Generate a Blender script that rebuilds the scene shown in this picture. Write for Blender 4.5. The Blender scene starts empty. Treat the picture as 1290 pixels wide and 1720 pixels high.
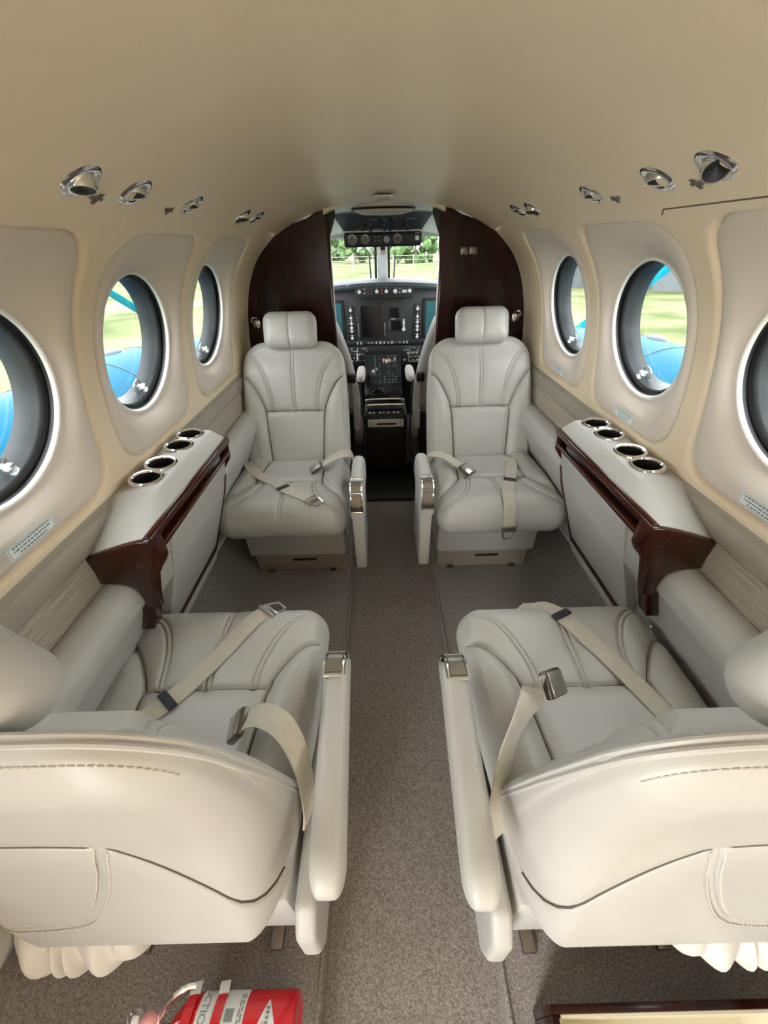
import bpy, bmesh, math, random
import numpy as np
from mathutils import Vector, Matrix

random.seed(7)
rng = np.random.default_rng(7)
S = bpy.context.scene
COL = S.collection
PI = math.pi

# ------------------------------------------------------------------ camera
cam_d = bpy.data.cameras.new('camera')
cam = bpy.data.objects.new('camera', cam_d)
COL.objects.link(cam)
cam_d.sensor_fit = 'HORIZONTAL'
cam_d.sensor_width = 36.0
cam_d.lens = 18.0
cam_d.clip_start = 0.01
cam_d.clip_end = 1000
PITCH, ROLL = math.radians(34.85), math.radians(1.5)
_c, _s = math.cos(PITCH), math.sin(PITCH)
_fw = Vector((0, _c, -_s)); _up = Vector((0, _s, _c)); _ri = Vector((1, 0, 0))
_r2 = _ri * math.cos(ROLL) - _up * math.sin(ROLL)
_u2 = _up * math.cos(ROLL) + _ri * math.sin(ROLL)
_m = Matrix((_r2, _u2, -_fw)).transposed().to_4x4()
_m.translation = Vector((-0.035, 0.0, 1.31))
cam.matrix_world = _m
S.camera = cam

# ------------------------------------------------------------------ world, light, exposure
W = bpy.data.worlds.new('overcast_sky')
S.world = W
W.use_nodes = True
_nt = W.node_tree
_bg = _nt.nodes['Background']
_bg.inputs[0].default_value = (0.95, 0.98, 1.0, 1)
_bg.inputs[1].default_value = 6.5

def area(name, loc, target, sx, sy, power, color):
    l = bpy.data.lights.new(name, 'AREA')
    l.shape = 'RECTANGLE'; l.size = sx; l.size_y = sy
    l.energy = power; l.color = color
    o = bpy.data.objects.new(name, l)
    COL.objects.link(o)
    o.location = loc
    d = Vector(target) - Vector(loc)
    o.rotation_euler = d.to_track_quat('-Z', 'Y').to_euler()
    return o
# daylight falling in through the open cabin door in the left wall, aft of the photographer
area('cabin_door_daylight', (-0.80, -1.14, 0.72), (0.55, -0.60, 0.85), 0.66, 1.25, 25, (0.94, 0.97, 1.0))

S.view_settings.view_transform = 'Standard'
S.view_settings.look = 'None'
S.view_settings.gamma = 1.0
S.view_settings.use_curve_mapping = False
S.view_settings.exposure = 0.66

# ------------------------------------------------------------------ materials
MATS = {}
def mat(name, col, rough=0.5, metal=0.0, col2=None, nscale=8.0, ndetail=4.0, stretch=None,
        bump=0.0, bscale=200.0, coat=0.0, spec=0.5, emit=None, estr=0.0, lo=0.35, hi=0.65):
    m = bpy.data.materials.new(name)
    m.use_nodes = True
    nt = m.node_tree
    b = nt.nodes['Principled BSDF']
    b.inputs['Base Color'].default_value = (*col, 1)
    b.inputs['Roughness'].default_value = rough
    b.inputs['Metallic'].default_value = metal
    b.inputs['Specular IOR Level'].default_value = spec
    b.inputs['Coat Weight'].default_value = coat
    b.inputs['Coat Roughness'].default_value = 0.08
    tc = nt.nodes.new('ShaderNodeTexCoord')
    src = tc.outputs['Object']
    if stretch:
        mp = nt.nodes.new('ShaderNodeMapping')
        mp.inputs['Scale'].default_value = stretch
        nt.links.new(src, mp.inputs['Vector']); src = mp.outputs['Vector']
    if col2 is not None:
        n = nt.nodes.new('ShaderNodeTexNoise')
        n.inputs['Scale'].default_value = nscale
        n.inputs['Detail'].default_value = ndetail
        nt.links.new(src, n.inputs['Vector'])
        r = nt.nodes.new('ShaderNodeValToRGB')
        r.color_ramp.elements[0].position = lo; r.color_ramp.elements[0].color = (*col, 1)
        r.color_ramp.elements[1].position = hi; r.color_ramp.elements[1].color = (*col2, 1)
        nt.links.new(n.outputs['Fac'], r.inputs['Fac'])
        nt.links.new(r.outputs['Color'], b.inputs['Base Color'])
    if bump > 0:
        n2 = nt.nodes.new('ShaderNodeTexNoise')
        n2.inputs['Scale'].default_value = bscale
        n2.inputs['Detail'].default_value = 3.0
        nt.links.new(src, n2.inputs['Vector'])
        bp = nt.nodes.new('ShaderNodeBump')
        bp.inputs['Strength'].default_value = bump
        bp.inputs['Distance'].default_value = 0.002
        nt.links.new(n2.outputs['Fac'], bp.inputs['Height'])
        nt.links.new(bp.outputs['Normal'], b.inputs['Normal'])
    if emit:
        b.inputs['Emission Color'].default_value = (*emit, 1)
        b.inputs['Emission Strength'].default_value = estr
    MATS[name] = m
    return m

mat('leather', (0.45, 0.437, 0.408), 0.40, col2=(0.48, 0.467, 0.437), nscale=5, bump=0.12, bscale=420)
mat('leather_trim', (0.44, 0.428, 0.40), 0.48, col2=(0.47, 0.457, 0.428), nscale=4, bump=0.10, bscale=420)
mat('leather_white', (0.62, 0.58, 0.52), 0.5, bump=0.1, bscale=300)
mat('thread', (0.60, 0.55, 0.48), 0.8)
mat('groove_shade', (0.115, 0.098, 0.080), 0.8)  # shade of the seat seam grooves, put into a dark colour
mat('headliner', (0.76, 0.625, 0.44), 0.40, col2=(0.79, 0.65, 0.46), nscale=3, bump=0.12, bscale=600)
mat('window_panel', (0.64, 0.565, 0.485), 0.5, col2=(0.68, 0.60, 0.515), nscale=3, bump=0.05, bscale=500)
mat('window_lip', (0.80, 0.78, 0.72), 0.4)
mat('sill_vinyl', (0.33, 0.30, 0.25), 0.55, col2=(0.36, 0.33, 0.27), nscale=4)
mat('wall_fabric', (0.34, 0.30, 0.23), 0.9, col2=(0.50, 0.45, 0.37), nscale=60, stretch=(1, 0.12, 5), bump=0.5, bscale=260)
mat('mahogany', (0.026, 0.004, 0.002), 0.20, col2=(0.010, 0.002, 0.001), nscale=9, stretch=(1.6, 1.6, 0.35), spec=0.25)
mat('mahogany_fine', (0.052, 0.0095, 0.005), 0.18, col2=(0.034, 0.0062, 0.0035), nscale=10, stretch=(5, 0.9, 5), spec=0.5)
mat('carpet', (0.165, 0.144, 0.126), 0.95, col2=(0.33, 0.296, 0.270), nscale=210, ndetail=6, bump=1.0, bscale=420, spec=0.1)
mat('seat_base', (0.27, 0.225, 0.18), 0.85, col2=(0.30, 0.25, 0.20), nscale=200, bump=0.4, bscale=400)
mat('black', (0.006, 0.006, 0.007), 0.5)
mat('black_gloss', (0.004, 0.005, 0.006), 0.15)
mat('gasket', (0.018, 0.019, 0.021), 0.42, col2=(0.035, 0.037, 0.04), nscale=14, stretch=(1, 1, 1))
mat('gasket_grey', (0.022, 0.024, 0.026), 0.45, col2=(0.040, 0.043, 0.046), nscale=10, spec=0.3)
mat('chrome', (0.82, 0.82, 0.82), 0.13, metal=1.0)
mat('steel', (0.62, 0.60, 0.57), 0.28, metal=1.0)
mat('dark_steel', (0.20, 0.18, 0.16), 0.35, metal=1.0)
mat('webbing', (0.53, 0.49, 0.40), 0.8, col2=(0.58, 0.54, 0.45), nscale=40, bump=0.5, bscale=700)
mat('webbing_black', (0.022, 0.028, 0.036), 0.6)
mat('placard', (0.86, 0.93, 0.93), 0.4)
mat('print_grey', (0.22, 0.27, 0.29), 0.6)
mat('print_mark', (0.13, 0.115, 0.085), 0.7)
mat('panel_grey', (0.038, 0.038, 0.043), 0.5, bump=0.1, bscale=300)
mat('panel_dark', (0.013, 0.014, 0.016), 0.45)
mat('panel_black', (0.006, 0.006, 0.007), 0.5)
mat('glareshield', (0.055, 0.068, 0.078), 0.6)
mat('screen', (0.002, 0.003, 0.007), 0.12, spec=0.25)
mat('screen_teal', (0.02, 0.12, 0.14), 0.1)
mat('knob_white', (0.75, 0.75, 0.76), 0.4)
mat('knob_grey', (0.30, 0.31, 0.33), 0.4)
mat('knob_red', (0.45, 0.06, 0.05), 0.4)
mat('knob_orange', (0.80, 0.35, 0.18), 0.4)
mat('cockpit_white', (0.86, 0.85, 0.82), 0.6)
mat('cockpit_trim', (0.60, 0.54, 0.47), 0.6)
mat('red_paint', (0.62, 0.012, 0.022), 0.25, coat=0.4)
mat('label_white', (0.70, 0.74, 0.76), 0.4)
mat('pink', (0.75, 0.35, 0.36), 0.5)
mat('box_lining', (0.66, 0.60, 0.44), 0.8)
mat('grass', (0.060, 0.075, 0.028), 1.0, col2=(0.150, 0.155, 0.080), nscale=0.5, ndetail=12, spec=0.05)
mat('dry_strip', (0.13, 0.115, 0.09), 1.0, col2=(0.17, 0.15, 0.12), nscale=2, spec=0.05)
mat('blue_paint', (0.0, 0.058, 0.105), 0.45, col2=(0.0, 0.066, 0.118), nscale=2, spec=0.05)
mat('cyan_paint', (0.0, 0.115, 0.155), 0.45, spec=0.05)
mat('hangar_wall', (0.07, 0.08, 0.085), 0.8, col2=(0.09, 0.10, 0.105), nscale=0.6)
mat('hangar_roof', (0.05, 0.055, 0.06), 0.7)
mat('bark', (0.16, 0.13, 0.10), 0.95)
mat('fence_wood', (0.30, 0.27, 0.23), 0.95)
for i, (a, b) in enumerate([((0.05, 0.11, 0.035), (0.14, 0.20, 0.09)), ((0.07, 0.12, 0.055), (0.16, 0.21, 0.12)), ((0.10, 0.12, 0.08), (0.20, 0.22, 0.16))]):
    mat('foliage%d' % i, a, 1.0, col2=b, nscale=1.6, ndetail=8, spec=0.05)

def glass(name, tint=(0.93, 0.97, 0.97), fac=0.07, rough=0.03):
    m = bpy.data.materials.new(name); m.use_nodes = True
    nt = m.node_tree
    for n in list(nt.nodes): nt.nodes.remove(n)
    o = nt.nodes.new('ShaderNodeOutputMaterial')
    t = nt.nodes.new('ShaderNodeBsdfTransparent'); t.inputs[0].default_value = (*tint, 1)
    g = nt.nodes.new('ShaderNodeBsdfGlossy'); g.inputs['Roughness'].default_value = rough
    mx = nt.nodes.new('ShaderNodeMixShader'); mx.inputs[0].default_value = fac
    nt.links.new(t.outputs[0], mx.inputs[1]); nt.links.new(g.outputs[0], mx.inputs[2])
    nt.links.new(mx.outputs[0], o.inputs[0])
    MATS[name] = m
glass('pane_glass')
glass('windshield_glass', (0.95, 0.98, 0.97), 0.04)
glass('clear_plastic', (0.85, 0.88, 0.88), 0.30, 0.12)

# ------------------------------------------------------------------ mesh helpers
def cr(pts, n=8):
    """Catmull-Rom through the points."""
    P = [np.array(p, float) for p in pts]
    P = [2 * P[0] - P[1]] + P + [2 * P[-1] - P[-2]]
    out = []
    for i in range(1, len(P) - 2):
        a, b, c, d = P[i - 1], P[i], P[i + 1], P[i + 2]
        for k in range(n):
            t = k / n
            out.append(0.5 * (2 * b + (c - a) * t + (2 * a - 5 * b + 4 * c - d) * t * t + (3 * b - a - 3 * c + d) * t ** 3))
    out.append(P[-2])
    return np.array(out)

class MB:
    """Collects shapes into one mesh."""
    def __init__(s): s.v = []; s.f = []; s.n = 0
    def add(s, V, F):
        V = [tuple(map(float, p)) for p in V]
        s.v += V; s.f += [tuple(int(i) + s.n for i in f) for f in F]; s.n += len(V)
        return s
    def box(s, c, d, bev=0.0, rot=None, seg=2):
        bm = bmesh.new()
        bmesh.ops.create_cube(bm, size=1)
        for v in bm.verts: v.co = Vector((v.co.x * d[0], v.co.y * d[1], v.co.z * d[2]))
        if bev > 0:
            bmesh.ops.bevel(bm, geom=bm.edges[:], offset=min(bev, min(d) * 0.49), segments=seg, profile=0.5, affect='EDGES')
        M = Matrix.Translation(Vector(c)) @ (rot.to_4x4() if rot is not None else Matrix.Identity(4))
        bm.verts.index_update()
        s.add([M @ v.co for v in bm.verts], [[v.index for v in f.verts] for f in bm.faces])
        bm.free(); return s
    def prism(s, poly, axis, a, b, bev=0.0, seg=2):
        """Extrude a 2D polygon along axis 'x','y' or 'z' from a to b."""
        bm = bmesh.new()
        def P(p, t):
            return {'x': (t, p[0], p[1]), 'y': (p[0], t, p[1]), 'z': (p[0], p[1], t)}[axis]
        A = [bm.verts.new(P(p, a)) for p in poly]; B = [bm.verts.new(P(p, b)) for p in poly]
        n = len(poly)
        bm.faces.new(A[::-1]); bm.faces.new(B)
        for i in range(n): bm.faces.new((A[i], A[(i + 1) % n], B[(i + 1) % n], B[i]))
        bmesh.ops.recalc_face_normals(bm, faces=bm.faces[:])
        if bev > 0:
            bmesh.ops.bevel(bm, geom=bm.edges[:], offset=bev, segments=seg, profile=0.5, affect='EDGES', clamp_overlap=True)
        bm.verts.index_update()
        s.add([v.co for v in bm.verts], [[v.index for v in f.verts] for f in bm.faces])
        bm.free(); return s
    def tube(s, pts, r, n=10, closed=False, cap=True):
        pts = [Vector(p) for p in pts]
        m = len(pts); rs = r if hasattr(r, '__len__') else [r] * m
        V = []; F = []
        t0 = (pts[1] - pts[0]).normalized()
        up = Vector((0, 0, 1)) if abs(t0.z) < 0.9 else Vector((1, 0, 0))
        nn = t0.cross(up).normalized()
        for i, p in enumerate(pts):
            if closed: t = (pts[(i + 1) % m] - pts[i - 1]).normalized()
            else: t = (pts[min(i + 1, m - 1)] - pts[max(i - 1, 0)]).normalized()
            nn = (nn - t * nn.dot(t)).normalized(); bb = t.cross(nn)
            for k in range(n):
                a = 2 * PI * k / n
                V.append(p + (nn * math.cos(a) + bb * math.sin(a)) * rs[i])
        for i in range(m if closed else m - 1):
            for k in range(n):
                F.append((i * n + k, i * n + (k + 1) % n, ((i + 1) % m) * n + (k + 1) % n, ((i + 1) % m) * n + k))
        if cap and not closed:
            F.append(tuple(range(n))[::-1]); F.append(tuple((m - 1) * n + k for k in range(n)))
        return s.add(V, F)
    def lathe(s, prof, M=None, n=32, close=True):
        """prof: (r, h) points about local z; M places it."""
        M = M or Matrix.Identity(4)
        V = []; F = []
        m = len(prof)
        for r, h in prof:
            for k in range(n):
                a = 2 * PI * k / n
                V.append(M @ Vector((r * math.cos(a), r * math.sin(a), h)))
        for i in range(m - 1):
            for k in range(n):
                F.append((i * n + k, i * n + (k + 1) % n, (i + 1) * n + (k + 1) % n, (i + 1) * n + k))
        if close:
            if prof[0][0] > 1e-6: F.append(tuple(range(n))[::-1])
            if prof[-1][0] > 1e-6: F.append(tuple((m - 1) * n + k for k in range(n)))
        return s.add(V, F)
    def ribbon(s, pts, side, w, th=0.002):
        """Flat strap along pts; side = one vector or one per point."""
        pts = [Vector(p) for p in pts]; m = len(pts)
        V = []; F = []
        for i, p in enumerate(pts):
            t = (pts[min(i + 1, m - 1)] - pts[max(i - 1, 0)]).normalized()
            sd = Vector(side[i]) if hasattr(side[0], '__len__') else Vector(side)
            sd = (sd - t * sd.dot(t)).normalized(); nn = sd.cross(t).normalized()
            for a, b in ((-1, -1), (1, -1), (1, 1), (-1, 1)):
                V.append(p + sd * a * w / 2 + nn * b * th / 2)
        for i in range(m - 1):
            for k in range(4): F.append((i * 4 + k, i * 4 + (k + 1) % 4, i * 4 + 4 + (k + 1) % 4, i * 4 + 4 + k))
        F.append((3, 2, 1, 0)); F.append(tuple((m - 1) * 4 + k for k in range(4)))
        return s.add(V, F)
    def ellipsoid(s, c, d, e=2.0, nu=28, nv=18, rot=None):
        """Superellipsoid of half sizes d, exponent e."""
        V = []; F = []
        sg = lambda t: math.copysign(abs(t) ** (2.0 / e), t)
        for j in range(nv + 1):
            ph = -PI / 2 + PI * j / nv
            for i in range(nu):
                th = 2 * PI * i / nu
                p = Vector((d[0] * sg(math.cos(ph)) * sg(math.cos(th)), d[1] * sg(math.cos(ph)) * sg(math.sin(th)), d[2] * sg(math.sin(ph))))
                if rot is not None: p = rot @ p
                V.append(p + Vector(c))
        for j in range(nv):
            for i in range(nu): F.append((j * nu + i, j * nu + (i + 1) % nu, (j + 1) * nu + (i + 1) % nu, (j + 1) * nu + i))
        return s.add(V, F)
    def grid(s, P):
        """P: array (a, b, 3)."""
        a, b = P.shape[:2]
        F = [(i * b + j, i * b + j + 1, (i + 1) * b + j + 1, (i + 1) * b + j) for i in range(a - 1) for j in range(b - 1)]
        return s.add(P.reshape(-1, 3), F)
    def mesh(s, name, m, smooth=True, angle=40, merge=0.0):
        me = bpy.data.meshes.new(name)
        me.from_pydata(s.v, [], s.f)
        me.materials.append(MATS[m] if isinstance(m, str) else m)
        bm = bmesh.new(); bm.from_mesh(me)
        if merge > 0: bmesh.ops.remove_doubles(bm, verts=bm.verts[:], dist=merge)
        bmesh.ops.recalc_face_normals(bm, faces=bm.faces[:])
        if smooth:
            ca = math.radians(angle)
            for f in bm.faces: f.smooth = True
            for e in bm.edges:
                if len(e.link_faces) == 2 and e.calc_face_angle(0) > ca: e.smooth = False
        bm.to_mesh(me); bm.free()
        return me
    def build(s, name, m, parent=None, org=None, **k):
        if org is None and parent is not None: org = ORG.get(parent.name, (0, 0, 0))
        if org is not None: s.v = [(p[0] - org[0], p[1] - org[1], p[2] - org[2]) for p in s.v]
        return link(s.mesh(name, m, **k), name, parent)

ORG = {}
def link(me, name, parent=None):
    o = bpy.data.objects.new(name, me)
    COL.objects.link(o)
    if parent is not None:
        o.parent = parent
        ORG[o.name] = ORG.get(parent.name, (0, 0, 0))
    return o

def np_mesh(name, V, F, m):
    me = bpy.data.meshes.new(name)
    V = np.asarray(V, np.float32); F = np.asarray(F, np.int32)
    me.vertices.add(len(V)); me.vertices.foreach_set('co', V.ravel())
    me.loops.add(F.size); me.loops.foreach_set('vertex_index', F.ravel())
    me.polygons.add(len(F))
    me.polygons.foreach_set('loop_start', np.arange(0, F.size, F.shape[1], dtype=np.int32))
    me.polygons.foreach_set('use_smooth', np.ones(len(F), bool))
    me.materials.append(MATS[m])
    me.update(calc_edges=True); me.validate()
    return me

def thing(name, label, cat, loc=(0, 0, 0), rotz=0.0, group=None, local=False):
    """An Empty at the thing's base; its parts are given in world coordinates unless local."""
    o = bpy.data.objects.new(name, None)
    COL.objects.link(o)
    o.location = loc; o.rotation_euler = (0, 0, rotz)
    o['label'] = label; o['category'] = cat
    if group: o['group'] = group
    ORG[o.name] = (0, 0, 0) if local else tuple(loc)
    return o
def tag(o, label, cat, group=None):
    o['label'] = label; o['category'] = cat
    if group: o['group'] = group
    return o
def struct(o, label=None):
    o['kind'] = 'structure'
    if label: o['label'] = label
    return o
def root_struct(name, loc, label):
    o = bpy.data.objects.new(name, None); COL.objects.link(o)
    o.location = loc; ORG[o.name] = tuple(loc)
    return struct(o, label)

def pdist(P, poly):
    """Distance of points (n,2) to a polyline."""
    best = np.full(len(P), 1e9)
    poly = np.asarray(poly, float)
    for a, b in zip(poly[:-1], poly[1:]):
        ab = b - a; L = ab @ ab + 1e-12
        t = np.clip(((P - a) @ ab) / L, 0, 1)
        d = np.hypot(*(P - (a + t[:, None] * ab)).T)
        best = np.minimum(best, d)
    return best
def sstep(a, b, x):
    t = np.clip((x - a) / (b - a), 0, 1); return t * t * (3 - 2 * t)

# ================================================================== CABIN SHELL
PROF = cr([(0.699, 0.74), (0.697, 0.815), (0.688, 0.95), (0.668, 1.07), (0.635, 1.175), (0.58, 1.268), (0.5, 1.345), (0.4, 1.405),
           (0.3, 1.443), (0.15, 1.472), (0.0, 1.478), (-0.15, 1.472)], 10)
_k0 = int(np.argmin(np.abs(PROF[:, 1] - 0.815) + (PROF[:, 0] < 0.5) * 9))
_k1 = int(np.argmin(np.abs(PROF[:, 0])))
PROF = PROF[_k0:_k1 + 1]
PS = np.concatenate([[0], np.cumsum(np.hypot(*np.diff(PROF, axis=0).T))])
S_MAX = PS[-1]
def s_of_z(z): return float(np.interp(z, PROF[:, 1], PS))
def surf(y, s, off=0.0, side=1):
    """Point on the cabin wall: arc length s up from the sill line, off = outwards."""
    x = np.interp(s, PS, PROF[:, 0]); z = np.interp(s, PS, PROF[:, 1])
    ds = 0.006
    tx = np.interp(s + ds, PS, PROF[:, 0]) - np.interp(s - ds, PS, PROF[:, 0])
    tz = np.interp(s + ds, PS, PROF[:, 1]) - np.interp(s - ds, PS, PROF[:, 1])
    L = np.hypot(tx, tz); nx, nz = tz / L, -tx / L
    return np.stack([side * (x + nx * off), np.broadcast_to(y, np.shape(x)), z + nz * off], -1)

Y_AFT, Y_BULK = -1.60, 2.10
WIN_Y = [0.107, 0.612, 1.117, 1.622]
S_TOP = s_of_z(1.362)
SC = s_of_z(1.098)
ANG = np.unique(np.round(np.concatenate([np.linspace(0, 2 * PI, 113)[:-1]]), 6))

def rect_hit(yc, y0, y1, s0, s1, a):
    dx, ds = math.cos(a), math.sin(a)
    t = 1e9
    if dx > 1e-9: t = min(t, (y1 - yc) / dx)
    if dx < -1e-9: t = min(t, (y0 - yc) / dx)
    if ds > 1e-9: t = min(t, (s1 - SC) / ds)
    if ds < -1e-9: t = min(t, (s0 - SC) / ds)
    return yc + dx * t, SC + ds * t
P_S0, P_S1 = s_of_z(0.846), s_of_z(1.334)
def panel_out(yc, a):
    """Rounded outline of a window panel, by angle about the window's centre."""
    dx, ds = math.cos(a), math.sin(a)
    lo, hi = 0.0, 0.6
    for _ in range(26):
        t = (lo + hi) / 2
        y, s = dx * t, SC + ds * t
        f = (s - P_S0) / (P_S1 - P_S0)
        hw = 0.205 + 0.014 * math.sin(PI * min(max(f, 0), 1)) ** 0.8
        r = 0.075 if f < 0.5 else 0.085
        qx = abs(y) - (hw - r); qs = abs(s - (P_S0 + P_S1) / 2) - ((P_S1 - P_S0) / 2 - r)
        sd = min(max(qx, qs), 0) + math.hypot(max(qx, 0), max(qs, 0)) - r
        if sd < 0: lo = t
        else: hi = t
    return yc + dx * lo, SC + ds * lo
LIP_R = 0.176
LIP_C = (0.684, 1.098); LIP_UP = (-0.235, 0.972)
def lip(yc, a, r, depth, side):
    """Point of the window circle: radius r, depth outwards along the window's axis."""
    nx, nz = LIP_UP[1], -LIP_UP[0]
    return np.array([side * (LIP_C[0] + LIP_UP[0] * r * math.sin(a) + nx * depth), yc + r * math.cos(a), LIP_C[1] + LIP_UP[1] * r * math.sin(a) + nz * depth])

def cabin_wall(side):
    nm = 'wall_left' if side < 0 else 'wall_right'
    root = root_struct(nm, (side * 0.69, 0.5, 0.8), 'cream padded cabin side wall with round windows, %s' % ('port side' if side < 0 else 'starboard side'))
    edges = [Y_AFT, -0.145] + [0.36, 0.865, 1.37] + [1.875, Y_BULK + 0.01]
    mb = MB()
    for wi, yc in enumerate(WIN_Y):
        y0, y1 = edges[wi + 1], edges[wi + 2]
        ang = list(ANG) + [math.atan2(s - SC, y - yc) % (2 * PI) for y in (y0, y1) for s in (0.0, S_TOP)]
        ang = np.unique(np.array(sorted(ang)))
        rows = []
        for k, t in enumerate([0.0, 0.012, 0.03, 0.06, 0.1, 0.2, 0.35, 0.5, 0.7, 0.85, 1.0]):
            row = []
            for a in ang:
                p = panel_out(yc, a); q = rect_hit(yc, y0, y1, 0.0, S_TOP, a)
                d = math.hypot(q[0] - p[0], q[1] - p[1])
                y = p[0] + (q[0] - p[0]) * t; s = p[1] + (q[1] - p[1]) * t
                e = t * d
                off = 0.012 * (1 - min(e / 0.012, 1)) ** 2.2     # the wall rolls into the panel joint
                row.append(surf(y, s, off, side))
            row.append(row[0]); rows.append(row)
        mb.grid(np.array(rows))
    for y0, y1 in (((edges[0], -1.48), (-0.80, edges[1])) if side < 0 else ((edges[0], edges[1]),)) + ((edges[5], edges[6]),):
        ys = np.linspace(y0, y1, 12); ss = np.linspace(0, S_TOP, 30)
        mb.grid(np.array([[surf(y, s, 0.0, side) for s in ss] for y in ys]))
    mb.build('lining', 'headliner', root, merge=1e-5, angle=60)
    return root
wall_r = cabin_wall(1)
wall_l = cabin_wall(-1)

# ceiling: one continuous headliner from wall to wall
def ceiling():
    root = root_struct('ceiling', (0, 0.5, 1.478), 'smooth beige curved headliner overhead')
    mb = MB()
    ys = np.concatenate([np.linspace(Y_AFT, 1.85, 26), np.linspace(1.87, Y_BULK + 0.02, 14)])
    rows = []
    ss = np.linspace(S_TOP, S_MAX, 30)
    for y in ys:
        L = [surf(y, s, 0.0, -1) for s in ss]; R = [surf(y, s, 0.0, 1) for s in ss][::-1][1:]
        row = np.array(L + R)
        # towards the bulkhead the lining dips to the edge of the doorway
        k = sstep(1.9, 2.1, np.array([y]))[0]
        row[:, 2] -= 0.014 * k * np.exp(-(row[:, 0] / 0.5) ** 6)
        rows.append(row)
    mb.grid(np.array(rows))
    mb.build('headliner_skin', 'headliner', root, angle=60)
    return root
ceil = ceiling()

# ------------------------------------------------------------------ windows
WLAB = {(-1, 0): 'round cabin window beside the photographer, port side', (1, 0): 'round cabin window beside the photographer, starboard side',
        (-1, 1): 'round cabin window cut by the left picture edge', (1, 1): 'round cabin window cut by the right picture edge',
        (-1, 2): 'round cabin window above the left cup holder console', (1, 2): 'round cabin window above the right cup holder console',
        (-1, 3): 'round cabin window beside the left aft-facing seat', (1, 3): 'round cabin window beside the right aft-facing seat'}
def text_lines(mb, cx, cz, w, rows, f):
    """Rows of small illegible print; f maps (u, v) on the placard to a point."""
    for r, (n, half) in enumerate(rows):
        u = -half
        while u < half - 0.02:
            L = random.uniform(0.07, 0.16)
            v = 0.42 - 0.84 * (r + 0.5) / len(rows)
            a = [f(u, v - 0.06), f(min(u + L, half), v - 0.06), f(min(u + L, half), v + 0.07), f(u, v + 0.07)]
            mb.add(a, [(0, 1, 2, 3)])
            u += L + 0.035
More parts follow.
